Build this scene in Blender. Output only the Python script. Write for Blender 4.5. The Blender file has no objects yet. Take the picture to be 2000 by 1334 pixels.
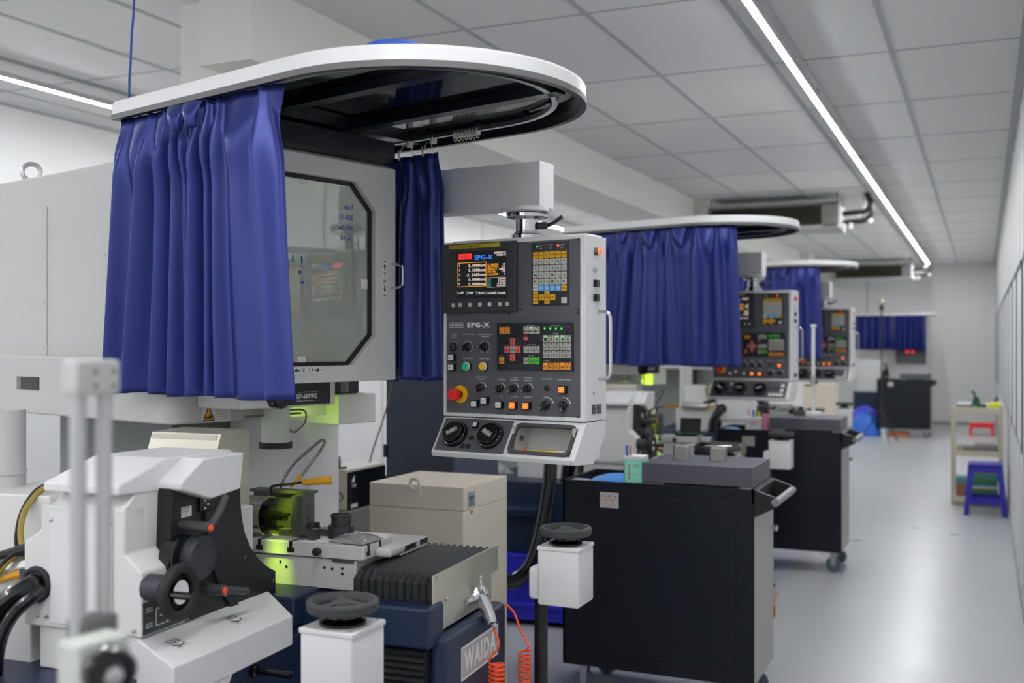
import bpy, bmesh, math, random
from mathutils import Matrix, Vector

random.seed(7)
SC = bpy.context.scene
COL = SC.collection
PI = math.pi

# ------------------------------------------------------------------ camera, world, exposure, lamps
FPX = 2070.0                       # focal length in pixels of the 2000 px wide frame
YAW = math.atan2(920.0, FPX)       # the aisle (+Y) runs to the right of the view axis
CH = 1.55                          # eye height
cA, sA = math.cos(YAW), math.sin(YAW)
cam_data = bpy.data.cameras.new('camera')
cam_data.sensor_width = 36.0
cam_data.lens = FPX / 2000.0 * 36.0
cam_data.shift_y = 0.0015
cam_data.clip_start = 0.02
cam_data.dof.use_dof = True
cam_data.dof.focus_distance = 3.15
cam_data.dof.aperture_fstop = 2.5
cam = bpy.data.objects.new('camera', cam_data)
cam.location = (0, 0, CH)
cam.rotation_euler = (PI / 2, 0, YAW)
COL.objects.link(cam)
SC.camera = cam

world = bpy.data.worlds.new('world')
SC.world = world
world.use_nodes = True
world.node_tree.nodes['Background'].inputs[0].default_value = (0.8, 0.85, 0.9, 1)
world.node_tree.nodes['Background'].inputs[1].default_value = 0.3

SC.view_settings.view_transform = 'Standard'
SC.view_settings.look = 'None'
SC.view_settings.gamma = 1.0
SC.view_settings.use_curve_mapping = False
SC.view_settings.exposure = -0.32
STRIP_POWER = 150.0                 # emission of the LED strip diffusers

# ------------------------------------------------------------------ measuring helpers
def rm(xc, z, h=0.0):
    """point given as (right of view axis, distance along view axis, height) -> room coordinates"""
    return Vector((xc * cA - z * sA, xc * sA + z * cA, h))
def at(x, y, z):
    """surveyed point: sight line (x, y) of the reference frame, at distance z"""
    return rm((x - 1000) / FPX * z, z, CH + (670 - y) * z / FPX)
def at_h(x, y, h):
    return at(x, y, FPX * (CH - h) / (y - 670.0))
def rot(deg, o=(0, 0, 0)):
    return Matrix.Translation(Vector(o)) @ Matrix.Rotation(math.radians(deg), 4, 'Z')
R = Matrix.Identity(4)             # room axes
U = rot(-14.74)                    # projector head: v (towards the aisle), n, height
T = rot(3.66)                      # table: s (towards the aisle), t, height
M3OFF = Vector((-.03, 7.4, 0))     # third machine
STEP = Vector((0, 3.8, 0))         # spacing of the machines along the aisle

# ------------------------------------------------------------------ materials
def lin(c):
    return tuple(((v / 255) / 12.92 if v <= 10 else (((v / 255) + 0.055) / 1.055) ** 2.4) for v in c) + (1,)
def setv(b, names, v):
    for n in names:
        if n in b.inputs:
            b.inputs[n].default_value = v
            return
MATS = {}
def mat(name, rgb, rough=0.5, metal=0.0, emit=None, es=1.0, bump=0.0, bscale=200, var=0.0, vscale=6, coat=0.0, sheen=0.0, trans=0.0, spec=None):
    if name in MATS:
        return MATS[name]
    m = bpy.data.materials.new(name)
    m.use_nodes = True
    nt = m.node_tree
    b = nt.nodes['Principled BSDF']
    b.inputs['Base Color'].default_value = lin(rgb)
    b.inputs['Roughness'].default_value = rough
    b.inputs['Metallic'].default_value = metal
    if spec is not None: setv(b, ['Specular IOR Level', 'Specular'], spec)
    if coat: setv(b, ['Coat Weight', 'Coat'], coat)
    if sheen: setv(b, ['Sheen Weight', 'Sheen'], sheen)
    if trans: setv(b, ['Transmission Weight', 'Transmission'], trans)
    if emit:
        setv(b, ['Emission Color', 'Emission'], lin(emit))
        b.inputs['Emission Strength'].default_value = es
    tc = None
    if bump or var:
        tc = nt.nodes.new('ShaderNodeTexCoord')
    if bump:
        n = nt.nodes.new('ShaderNodeTexNoise'); n.inputs['Scale'].default_value = bscale; n.inputs['Detail'].default_value = 3
        bp = nt.nodes.new('ShaderNodeBump'); bp.inputs['Strength'].default_value = bump; bp.inputs['Distance'].default_value = 0.01
        nt.links.new(tc.outputs['Object'], n.inputs['Vector'])
        nt.links.new(n.outputs['Fac'], bp.inputs['Height'])
        nt.links.new(bp.outputs['Normal'], b.inputs['Normal'])
    if var:
        n2 = nt.nodes.new('ShaderNodeTexNoise'); n2.inputs['Scale'].default_value = vscale; n2.inputs['Detail'].default_value = 4
        mx = nt.nodes.new('ShaderNodeMix'); mx.data_type = 'RGBA'
        l = lin(rgb)
        mx.inputs[6].default_value = tuple(max(0, x * (1 - var)) for x in l[:3]) + (1,)
        mx.inputs[7].default_value = tuple(min(1, x * (1 + var)) for x in l[:3]) + (1,)
        nt.links.new(tc.outputs['Object'], n2.inputs['Vector'])
        nt.links.new(n2.outputs['Fac'], mx.inputs[0])
        nt.links.new(mx.outputs[2], b.inputs['Base Color'])
    MATS[name] = m
    return m

white = mat('white_machine_paint', (222, 220, 219), 0.42, var=0.02, bump=0.02, bscale=400)
cabinetm = mat('cabinet_grey_white', (198, 197, 195), 0.45, var=0.02, bump=0.02, bscale=400)
white2 = mat('white_smooth_paint', (226, 225, 225), 0.34)
cream = mat('cream_paint', (212, 202, 186), 0.5, var=0.02)
navy = mat('navy_paint', (22, 38, 66), 0.42, var=0.06)
slate = mat('slate_blue_paint', (58, 66, 84), 0.5, var=0.04)
royal = mat('royal_blue_paint', (34, 36, 190), 0.5)
black = mat('black_paint', (24, 25, 27), 0.45)
rubber = mat('black_rubber', (22, 22, 23), 0.6)
gloss = mat('black_gloss_plastic', (12, 13, 15), 0.2, coat=0.3)
hoodblk = mat('hood_black_gloss_lining', (9, 12, 18), 0.07, bump=0.22, bscale=3.2)
hoodrim = mat('hood_dark_edge_lining', (16, 21, 30), 0.28)
wheelgr = mat('grey_crackle_wheel', (66, 66, 68), 0.7, bump=0.4, bscale=600)
chrome = mat('chrome', (205, 205, 206), 0.1, 1.0)
steel = mat('brushed_steel', (206, 202, 188), 0.34, .7, var=0.06, vscale=9)
iron = mat('ground_steel_grey', (112, 112, 110), 0.35, 0.8)
tablem = mat('table_enamel', (206, 205, 200), 0.35)
alu = mat('aluminium', (190, 190, 190), 0.3, 1.0)
panelgr = mat('panel_charcoal', (90, 90, 95), 0.42, bump=0.03, bscale=500)
paneldk = mat('panel_dark_film', (46, 47, 54), 0.35)
bezelm = mat('display_bezel', (58, 58, 63), 0.5)
keyw = mat('key_grey_white', (208, 206, 196), 0.45)
keyy = mat('key_amber', (234, 176, 20), 0.45)
keyb = mat('key_blue', (106, 184, 244), 0.45)
keyp = mat('key_pink', (255, 122, 104), 0.45)
keyo = mat('key_orange', (255, 172, 40), 0.45)
keyg = mat('key_green', (96, 224, 70), 0.45)
keyr = mat('key_red', (200, 20, 52), 0.45)
litwhite = mat('cap_white', (228, 226, 224), 0.4)
litor = mat('cap_orange_lit', (250, 120, 40), 0.4, emit=(255, 110, 30), es=1.6)
ledg = mat('led_green', (60, 220, 60), 0.4, emit=(70, 255, 60), es=1.5)
ledr = mat('led_red', (255, 50, 30), 0.4, emit=(255, 50, 30), es=4)
ink = mat('white_print', (236, 236, 238), 0.6)
inkd = mat('dark_print', (34, 32, 36), 0.6)
inkb = mat('blue_marker', (30, 70, 170), 0.6)
redc = mat('red_plastic', (244, 36, 42), 0.35)
greenc = mat('green_button', (30, 200, 120), 0.35)
yellowc = mat('yellow_button', (246, 206, 10), 0.35)
yring = mat('amber_ring', (255, 184, 8), 0.45)
orangecap = mat('orange_cap', (242, 82, 36), 0.4)
scr = mat('screen_off_black', (30, 30, 33), 0.25, emit=(34, 33, 36), es=0.5)
e_white = mat('screen_white', (240, 225, 210), 0.5, emit=(250, 228, 214), es=0.95)
e_red = mat('screen_red', (255, 60, 50), 0.5, emit=(255, 56, 48), es=1.0)
e_blue = mat('screen_blue', (50, 140, 250), 0.5, emit=(48, 140, 255), es=1.0)
e_or = mat('screen_orange', (250, 170, 40), 0.5, emit=(250, 166, 36), es=0.95)
e_teal = mat('screen_teal', (60, 190, 160), 0.5, emit=(60, 190, 160), es=0.8)
warny = mat('warning_yellow', (232, 178, 20), 0.5)
warnr = mat('warning_red_orange', (196, 72, 40), 0.5)
paperm = mat('paper_white', (232, 232, 230), 0.6)
orangehose = mat('orange_hose', (246, 84, 32), 0.35)
yellowh = mat('amber_handle', (222, 158, 14), 0.4)
granite = mat('granite_plate', (84, 82, 92), 0.45, var=0.10, vscale=260)
cartdk = mat('cart_dark_paint', (13, 19, 29), 0.48, spec=.35, bump=0.03, bscale=300)
cartlt = mat('cart_grey_side', (176, 174, 170), 0.45)
greywheel = mat('grey_tyre', (92, 108, 122), 0.6)
blueplastic = mat('blue_plastic', (44, 124, 214), 0.4)
teal = mat('mint_carton', (150, 236, 208), 0.6)
pink = mat('pink_plastic', (230, 150, 178), 0.5)
bluestool = mat('ultramarine_plastic', (34, 34, 160), 0.4)
cordblue = mat('blue_cable', (22, 66, 150), 0.5)
hosey = mat('amber_translucent_hose', (150, 130, 50), 0.4)
ductm = mat('silver_duct', (196, 196, 194), 0.35, 0.7)
bellowm = mat('black_bellows_rubber', (34, 34, 36), 0.5)
tray_in = mat('tray_inner_grey', (196, 194, 190), 0.5)

def fabric():
    m = mat('navy_satin_curtain', (40, 52, 122), 0.36, .42)
    return m
curtainm = fabric()

def glass_mat():
    m = bpy.data.materials.new('frosted_projection_glass'); m.use_nodes = True
    b = m.node_tree.nodes['Principled BSDF']
    b.inputs['Base Color'].default_value = lin((196, 203, 192))
    b.inputs['Roughness'].default_value = 0.03
    b.inputs['Metallic'].default_value = 0.3
    setv(b, ['Specular IOR Level', 'Specular'], 0.9)
    setv(b, ['Coat Weight'], 0.6); setv(b, ['Coat Roughness'], 0.02)
    return m
glassm = glass_mat()
chromeguard = mat('polished_guard', (200, 200, 190), 0.2, .9)

def clear_film():
    m = bpy.data.materials.new('clear_protective_film'); m.use_nodes = True
    nt = m.node_tree
    out = nt.nodes['Material Output']
    nt.nodes.remove(nt.nodes['Principled BSDF'])
    tr = nt.nodes.new('ShaderNodeBsdfTransparent'); gl = nt.nodes.new('ShaderNodeBsdfGlossy')
    gl.inputs['Roughness'].default_value = 0.12
    fr = nt.nodes.new('ShaderNodeFresnel'); fr.inputs['IOR'].default_value = 1.35
    nz = nt.nodes.new('ShaderNodeTexNoise'); nz.inputs['Scale'].default_value = 22; nz.inputs['Detail'].default_value = 2
    bp = nt.nodes.new('ShaderNodeBump'); bp.inputs['Strength'].default_value = 0.7; bp.inputs['Distance'].default_value = 0.02
    tc = nt.nodes.new('ShaderNodeTexCoord')
    nt.links.new(tc.outputs['Object'], nz.inputs['Vector']); nt.links.new(nz.outputs['Fac'], bp.inputs['Height'])
    nt.links.new(bp.outputs['Normal'], gl.inputs['Normal']); nt.links.new(bp.outputs['Normal'], fr.inputs['Normal'])
    mx = nt.nodes.new('ShaderNodeMixShader')
    nt.links.new(fr.outputs[0], mx.inputs[0]); nt.links.new(tr.outputs[0], mx.inputs[1]); nt.links.new(gl.outputs[0], mx.inputs[2])
    nt.links.new(mx.outputs[0], out.inputs['Surface'])
    return m
filmm = clear_film()

# ------------------------------------------------------------------ mesh builder
class MB:
    def __init__(s):
        s.v, s.f, s.m, s.mats = [], [], [], []
    def mi(s, m):
        if m not in s.mats: s.mats.append(m)
        return s.mats.index(m)
    def add(s, F, vs, fs, m):
        o = len(s.v); k = s.mi(m)
        s.v += [F @ Vector(p) for p in vs]
        for f in fs:
            s.f.append([i + o for i in f]); s.m.append(k)
        return s
    def bmadd(s, F, bm, m):
        bm.verts.index_update()
        s.add(F, [v.co.copy() for v in bm.verts], [[v.index for v in f.verts] for f in bm.faces], m)
        bm.free()
        return s
    def box(s, F, a, b, c, m, bev=0.0, seg=2):
        bm = bmesh.new()
        bmesh.ops.create_cube(bm, size=1)
        for v in bm.verts:
            v.co = Vector((a[0] + (v.co.x + .5) * (a[1] - a[0]), b[0] + (v.co.y + .5) * (b[1] - b[0]), c[0] + (v.co.z + .5) * (c[1] - c[0])))
        if bev:
            bmesh.ops.bevel(bm, geom=list(bm.edges), offset=bev, segments=seg, profile=0.5, affect='EDGES')
        return s.bmadd(F, bm, m)
    def prism(s, F, pts, lo, hi, axis, m, bev=0.0):
        def P(p, d):
            return {'c': (p[0], p[1], d), 'b': (p[0], d, p[1]), 'a': (d, p[0], p[1])}[axis]
        bm = bmesh.new()
        A = [bm.verts.new(P(p, lo)) for p in pts]; B = [bm.verts.new(P(p, hi)) for p in pts]
        n = len(pts)
        bm.faces.new(A); bm.faces.new(B[::-1])
        for i in range(n):
            bm.faces.new((A[i], B[i], B[(i + 1) % n], A[(i + 1) % n]))
        bmesh.ops.recalc_face_normals(bm, faces=bm.faces)
        if bev:
            bmesh.ops.bevel(bm, geom=list(bm.edges), offset=bev, segments=2, profile=0.5, affect='EDGES')
        return s.bmadd(F, bm, m)
    def ring(s, F, outer, inner, lo, hi, axis, m):
        """flat ring (frame) between two loops with the same number of points"""
        def P(p, d):
            return {'c': (p[0], p[1], d), 'b': (p[0], d, p[1]), 'a': (d, p[0], p[1])}[axis]
        n = len(outer); bm = bmesh.new()
        o0 = [bm.verts.new(P(p, lo)) for p in outer]; o1 = [bm.verts.new(P(p, hi)) for p in outer]
        i0 = [bm.verts.new(P(p, lo)) for p in inner]; i1 = [bm.verts.new(P(p, hi)) for p in inner]
        for k in range(n):
            j = (k + 1) % n
            bm.faces.new((o0[k], o0[j], i0[j], i0[k])); bm.faces.new((o1[k], i1[k], i1[j], o1[j]))
            bm.faces.new((o0[k], o1[k], o1[j], o0[j])); bm.faces.new((i0[k], i0[j], i1[j], i1[k]))
        bmesh.ops.recalc_face_normals(bm, faces=bm.faces)
        return s.bmadd(F, bm, m)
    def lathe(s, F, o, d, prof, m, seg=28):
        """prof: (radius, distance along d from o)"""
        o = Vector(o); d = Vector(d).normalized()
        x = d.orthogonal().normalized(); y = d.cross(x)
        vs, fs = [], []
        for r, h in prof:
            for k in range(seg):
                a = 2 * PI * k / seg
                vs.append(o + d * h + (x * math.cos(a) + y * math.sin(a)) * max(r, 1e-5))
        for i in range(len(prof) - 1):
            for k in range(seg):
                j = (k + 1) % seg
                fs.append((i * seg + k, i * seg + j, (i + 1) * seg + j, (i + 1) * seg + k))
        if prof[0][0] > 1e-4: fs.append(tuple(range(seg))[::-1])
        if prof[-1][0] > 1e-4: fs.append(tuple((len(prof) - 1) * seg + k for k in range(seg)))
        return s.add(F, vs, fs, m)
    def cyl(s, F, p0, p1, r, m, r2=None, seg=24):
        p0, p1 = Vector(p0), Vector(p1); L = (p1 - p0).length
        return s.lathe(F, p0, p1 - p0, [(r, 0), (r if r2 is None else r2, L)], m, seg)
    def torus(s, F, c, d, Rr, r, m, seg=40, sg=12, flat=1.0):
        prof = []
        for k in range(sg + 1):
            a = 2 * PI * k / sg
            prof.append((Rr + r * math.cos(a), r * flat * math.sin(a)))
        o = Vector(c); d = Vector(d).normalized(); x = d.orthogonal().normalized(); y = d.cross(x)
        vs, fs = [], []
        for rr, h in prof[:-1]:
            for k in range(seg):
                a = 2 * PI * k / seg
                vs.append(o + d * h + (x * math.cos(a) + y * math.sin(a)) * rr)
        for i in range(sg):
            for k in range(seg):
                j = (k + 1) % seg; i2 = (i + 1) % sg
                fs.append((i * seg + k, i * seg + j, i2 * seg + j, i2 * seg + k))
        return s.add(F, vs, fs, m)
    def tube(s, F, pts, r, m, seg=10, sub=6, rad=None):
        P = [Vector(p) for p in pts]
        if sub > 1 and len(P) > 2:
            Q = []
            for i in range(len(P) - 1):
                p0 = P[max(i - 1, 0)]; p1 = P[i]; p2 = P[i + 1]; p3 = P[min(i + 2, len(P) - 1)]
                for k in range(sub):
                    t = k / sub
                    Q.append(0.5 * ((2 * p1) + (p2 - p0) * t + (2 * p0 - 5 * p1 + 4 * p2 - p3) * t * t + (3 * p1 - p0 - 3 * p2 + p3) * t ** 3))
            Q.append(P[-1]); P = Q
        n = None; vs, fs = [], []
        for i, p in enumerate(P):
            d = (P[min(i + 1, len(P) - 1)] - P[max(i - 1, 0)])
            if d.length < 1e-9: d = Vector((0, 0, 1))
            d.normalize()
            n = d.orthogonal().normalized() if n is None else (n - d * n.dot(d))
            if n.length < 1e-6: n = d.orthogonal()
            n.normalize(); b = d.cross(n)
            rr = rad(i / (len(P) - 1)) if rad else r
            for k in range(seg):
                a = 2 * PI * k / seg
                vs.append(p + (n * math.cos(a) + b * math.sin(a)) * rr)
        for i in range(len(P) - 1):
            for k in range(seg):
                j = (k + 1) % seg
                fs.append((i * seg + k, i * seg + j, (i + 1) * seg + j, (i + 1) * seg + k))
        fs.append(tuple(range(seg))[::-1]); fs.append(tuple((len(P) - 1) * seg + k for k in range(seg)))
        return s.add(F, vs, fs, m)
    def ball(s, F, c, r, m, sc=(1, 1, 1), seg=20, half=False):
        bm = bmesh.new(); bmesh.ops.create_uvsphere(bm, u_segments=seg, v_segments=seg // 2, radius=1)
        for v in bm.verts:
            z = max(v.co.z, 0) if half else v.co.z
            v.co = Vector((c[0] + v.co.x * r * sc[0], c[1] + v.co.y * r * sc[1], c[2] + z * r * sc[2]))
        return s.bmadd(F, bm, m)
    def text(s, F, body, rect, m, bold=0.012):
        """lettering in the local x-y plane of F; rect = x0, x1, y0, y1 that it fills (x1 None keeps proportions)"""
        key = (body, bold)
        if key not in TEXTS:
            cu = bpy.data.curves.new('t', 'FONT'); cu.body = body; cu.resolution_u = 2; cu.size = 1; cu.offset = bold; cu.space_character = 1 + bold * 4
            o = bpy.data.objects.new('t', cu)
            me = bpy.data.meshes.new_from_object(o)
            TEXTS[key] = ([tuple(v.co) for v in me.vertices], [tuple(p.vertices) for p in me.polygons])
            bpy.data.objects.remove(o); bpy.data.curves.remove(cu); bpy.data.meshes.remove(me)
        vs, fs = TEXTS[key]
        if not vs: return s
        xs = [p[0] for p in vs]; ys = [p[1] for p in vs]
        x0, x1, y0, y1 = rect
        ky = (y1 - y0) / max(max(ys) - min(ys), 1e-6)
        kx = ky if x1 is None else (x1 - x0) / max(max(xs) - min(xs), 1e-6)
        return s.add(F, [(x0 + (p[0] - min(xs)) * kx, y0 + (p[1] - min(ys)) * ky, 0) for p in vs], fs, m)
TEXTS = {}
BASE = {}

def link(o, parent):
    COL.objects.link(o)
    if parent is not None:
        o.parent = parent
        BASE[o.name] = BASE[parent.name]
def obj(name, mb, parent=None, bev=0.0, label=None, loc=None, sharp=22):
    me = bpy.data.meshes.new(name)
    L = BASE[parent.name] if parent is not None else Vector(loc) if loc is not None else None
    if L is None:
        xs = [p.x for p in mb.v]; ys = [p.y for p in mb.v]; zs = [p.z for p in mb.v]
        L = Vector(((min(xs) + max(xs)) / 2, (min(ys) + max(ys)) / 2, min(zs)))
    me.from_pydata([tuple(p - L) for p in mb.v], [], mb.f)
    for m in mb.mats: me.materials.append(m)
    for p, k in zip(me.polygons, mb.m): p.material_index = k; p.use_smooth = True
    bm = bmesh.new(); bm.from_mesh(me); bmesh.ops.recalc_face_normals(bm, faces=bm.faces) if len(bm.faces) < 60000 else None
    bm.to_mesh(me); bm.free()
    me.set_sharp_from_angle(angle=math.radians(sharp))
    o = bpy.data.objects.new(name, me)
    link(o, parent)
    if parent is None:
        o.location = L; BASE[o.name] = L
    if label: o['label'] = label
    if bev:
        md = o.modifiers.new('edge', 'BEVEL'); md.width = bev; md.segments = 2; md.limit_method = 'ANGLE'; md.angle_limit = math.radians(30); md.harden_normals = True
    return o
def tag(o, label, cat, group=None):
    o['label'] = label; o['category'] = cat
    if group: o['group'] = group
    return o
def thing(name, label, cat, loc, group=None):
    o = bpy.data.objects.new(name, None); o.empty_display_size = 0.1
    o.location = Vector(loc); COL.objects.link(o)
    BASE[o.name] = Vector(loc)
    return tag(o, label, cat, group)
def struct(name, mb, bev=0.0):
    o = obj(name, mb, bev=bev); o['kind'] = 'structure'
    return o
def copy_tree(o, offset, label=None, group=None, parent=None):
    c = o.copy(); COL.objects.link(c)
    if parent is None:
        c.location = o.location + Vector(offset)
        if label: c['label'] = label
        if group: c['group'] = group
    else:
        c.parent = parent
    for ch in [x for x in bpy.data.objects if x.parent == o]:
        copy_tree(ch, offset, parent=c)
    return c
# ------------------------------------------------------------------ the room
XW, XL, YF, YB, HC = 0.218, -5.6, 22.0, -7.0, 3.05
def wall_mat(name, rgb, seam_axis=None, rough=0.55):
    return mat(name, rgb, rough, var=0.015, vscale=1.5)
wallm = wall_mat('wall_paint', (226, 226, 225))
ceilm = mat('ceiling_tile', (222, 222, 221), 0.9, bump=0.05, bscale=120)
tbar = mat('ceiling_tee_bar', (168, 172, 172), 0.5)
seamm = mat('wall_seam_grey', (150, 152, 154), 0.5)
beamm = mat('beam_paint', (222, 222, 216), 0.7)
darkframe = mat('window_frame_grey', (158, 162, 164), 0.5)
mullion = mat('mullion_dark', (88, 94, 98), 0.5)
panem = mat('frosted_window_pane', (222, 224, 225), 0.55)

def floor_mat():
    m = bpy.data.materials.new('grey_epoxy_floor'); m.use_nodes = True
    nt = m.node_tree; b = nt.nodes['Principled BSDF']
    tc = nt.nodes.new('ShaderNodeTexCoord')
    n = nt.nodes.new('ShaderNodeTexNoise'); n.inputs['Scale'].default_value = 0.9; n.inputs['Detail'].default_value = 5
    r = nt.nodes.new('ShaderNodeValToRGB')
    r.color_ramp.elements[0].color = lin((178, 180, 181)); r.color_ramp.elements[1].color = lin((188, 189, 190))
    nt.links.new(tc.outputs['Object'], n.inputs['Vector']); nt.links.new(n.outputs['Fac'], r.inputs[0]); nt.links.new(r.outputs[0], b.inputs['Base Color'])
    n2 = nt.nodes.new('ShaderNodeTexNoise'); n2.inputs['Scale'].default_value = 3
    mr = nt.nodes.new('ShaderNodeMapRange'); mr.inputs['To Min'].default_value = 0.24; mr.inputs['To Max'].default_value = 0.36
    nt.links.new(tc.outputs['Object'], n2.inputs['Vector']); nt.links.new(n2.outputs['Fac'], mr.inputs[0]); nt.links.new(mr.outputs[0], b.inputs['Roughness'])
    
    return m
struct('floor', MB().box(R, (XL - .1, XW + .1), (YB, YF + .1), (-.1, 0), floor_mat()))
struct('ceiling', MB().box(R, (XL - .1, XW + .1), (YB, YF + .1), (HC, HC + .1), ceilm))
g = MB()
x = -1.04 + 0.61 * 2
while x > XL:
    if x < XW - .03: g.box(R, (x - .013, x + .013), (YB + .02, YF - .01), (HC - .004, HC + .002), tbar)
    x -= 0.61
y = 5.764 - 1.22 * 10
while y < YF:
    g.box(R, (XL + .01, XW - .01), (y - .008, y + .008), (HC - .003, HC + .002), tbar)
    y += 1.22
g.box(R, (XW - .035, XW - .001), (YB + .02, YF - .01), (HC - .02, HC + .002), tbar)
g.box(R, (XL + .001, XL + .03), (YB + .02, YF - .01), (HC - .015, HC + .002), tbar)
struct('trim_1', g)
# left wall with panel seams
w = MB().box(R, (XL - .12, XL), (YB, YF + .1), (0, HC), wallm)
yy = -6.0
while yy < YF:
    w.box(R, (XL - .01, XL + .003), (yy - .006, yy + .006), (0, HC), seamm); yy += 1.18
struct('wall_left', w)
w = MB().box(R, (XL - .1, XW + .1), (YF, YF + .12), (0, HC), wallm)
for px in (1690, 1600):
    p = at(px, 600, 20.6); w.box(R, (p.x - .01, p.x + .01), (YF - .003, YF + .01), (0, HC), seamm)
p = at(1820, 600, 20.4)
w.box(R, (p.x, XW), (YF - .22, YF), (0, HC), wallm)
struct('wall_back', w)
struct('wall_front', MB().box(R, (XL - .1, XW + .1), (YB - .12, YB), (0, HC), wallm))
# right wall: vertical sandwich panels, window band between sill 0.88 and head 2.06
w = MB().box(R, (XW, XW + .12), (YB, YF + .1), (0, .88), wallm).box(R, (XW, XW + .12), (YB, YF + .1), (2.06, HC), wallm)
yy = 1.0
win = 0
while yy < YF - .2:
    w.box(R, (XW, XW + .12), (yy - .14, yy + .14), (.88, 2.06), wallm)
    for q in (yy - .14, yy + .47):
        w.box(R, (XW - .004, XW + .004), (q - .006, q + .006), (0, .88), seamm)
        w.box(R, (XW - .004, XW + .004), (q - .006, q + .006), (2.06, HC - .02), seamm)
    yy += 1.22
struct('wall_right', w)
yy = 1.0 - 1.22 * 3
w = MB().box(R, (XW, XW + .12), (YB, -1.3), (.88, 2.06), wallm)
struct('wall_right_panel', w)
yy = 1.0 - 1.22 * 2 + .14
k = 0
while yy < YF - 1.3:
    k += 1
    y0, y1 = yy, yy + .94
    f = MB().ring(R, [(y0, .88), (y1, .88), (y1, 2.06), (y0, 2.06)], [(y0 + .035, .915), (y1 - .035, .915), (y1 - .035, 2.025), (y0 + .035, 2.025)], XW - .003, XW + .05, 'a', darkframe)
    f.box(R, (XW - .001, XW + .03), (y0 + .03, y1 - .03), (.91, 2.03), panem)
    f.box(R, (XW - .010, XW + .002), (y1 - .012, y1), (.89, 2.05), mullion).box(R, (XW - .008, XW + .002), (y0, y1), (2.03, 2.06), mullion)
    struct('window_%d' % k, f)
    yy += 1.22
w = MB().box(R, (XW - .012, XW), (YB + .02, YF - .01), (0, .06), seamm)
struct('baseboard_right', w)
w = MB().box(R, (p.x, XW - .02), (YF - .232, YF - .22), (0, .06), seamm).box(R, (XL, p.x), (YF - .012, YF), (0, .06), seamm)
struct('baseboard_back', w)
# columns and the dropped beam above the machines
w = MB().box(R, (-3.30, -2.765), (4.188, YF), (2.74, HC), beamm)
struct('beam', w)
struct('column_1', MB().box(R, (-3.26, -2.76), (3.71, 4.19), (0, HC), beamm).box(R, (-3.02, -2.755), (3.55, 3.71), (2.72, HC), beamm))
struct('column_2', MB().box(R, (-3.32, -2.60), (10.95, 11.5), (0, HC), beamm))
struct('column_3', MB().box(R, (-3.32, -2.6), (17.9, 18.4), (0, HC), beamm))

# ------------------------------------------------------------------ LED strips
ledm = mat('led_diffuser', (255, 255, 255), 0.5, emit=(250, 252, 255), es=STRIP_POWER)
housem = mat('strip_housing', (206, 206, 206), 0.4)
def strip(xc, y0, y1, label):
    t = thing('strip_light', label, 'ceiling light', (xc, y0, 2.955), 'linear ceiling lights')
    h = MB().box(R, (xc - .018, xc + .018), (y0, y1), (2.970, 2.985), housem).box(R, (xc - .018, xc - .0125), (y0, y1), (2.954, 2.971), housem).box(R, (xc + .0125, xc + .018), (y0, y1), (2.954, 2.971), housem).box(R, (xc - .02, xc + .02), (y0, y1), (3.04, HC - .0045), housem)
    y = y0 + .8
    while y < y1:
        h.box(R, (xc - .008, xc + .008), (y - .02, y + .02), (2.985, 3.04), darkframe); y += 2.44
    obj('housing', h, t)
    d = MB(); y = y0
    while y < y1 - .05:
        d.box(R, (xc - .012, xc + .012), (y, min(y + 3.0, y1) - .012), (2.950, 2.968), ledm); y += 3.0
    obj('diffuser', d, t)
strip(-0.886, -6.6, 20.9, 'long glowing strip light running above the open aisle')
strip(-2.80, -6.6, 0.3, 'added fill strip light, unseen behind the viewpoint, between the two long ones')  # added out of view to brighten the sides facing the camera
strip(-4.74, -6.6, 20.9, 'glowing strip light high behind the machines, near the panelled wall')
# ------------------------------------------------------------------ grinding machine
HZ = 2.233                          # lower edge of the hood rim
V0, VC, N0, N1 = -2.97, -2.13, 1.757, 2.715
NC, HR = (N0 + N1) / 2, (N1 - N0) / 2
def stadium(off, n=28, v0=V0):
    r = HR - off
    P = [(v0 + off, N0 + off)]
    for k in range(n + 1):
        a = -PI / 2 + PI * k / n
        P.append((VC + r * math.cos(a), NC + r * math.sin(a)))
    P.append((v0 + off, N1 - off))
    return P
RA, RB = N0 + .05, N1 - .105         # the two straight runs of the curtain rail
RR, RC = (RB - RA) / 2, (RA + RB) / 2
def railring(off, n=28):
    r = RR + .06 - off
    return [(V0 + off, RC - r)] + [(VC + r * math.cos(-PI / 2 + PI * k / n), RC + r * math.sin(-PI / 2 + PI * k / n)) for k in range(n + 1)] + [(V0 + off, RC + r)]
def rail_path(dist):
    """point on the curtain rail, dist metres from the near wall end: (v, n, normal_v, normal_n)"""
    L = VC - V0
    r = RR
    if dist <= L: return (V0 + dist, RA, 0.0, -1.0)
    a = -PI / 2 + (dist - L) / r
    if a < PI / 2: return (VC + r * math.cos(a), RC + r * math.sin(a), math.cos(a), math.sin(a))
    d2 = dist - L - PI * r
    return (VC - d2, RB, 0.0, 1.0)
RAIL_L = 2 * (VC - V0) + PI * RR

MX = U @ Vector((-2.9, 2.3, 0))
M1 = thing('grinding_machine', 'white grinding machine with its glass screen uncovered and amber handled wrench on its table', 'grinding machine', (MX.x, MX.y, 0), 'profile grinding machines in a row')

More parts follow.
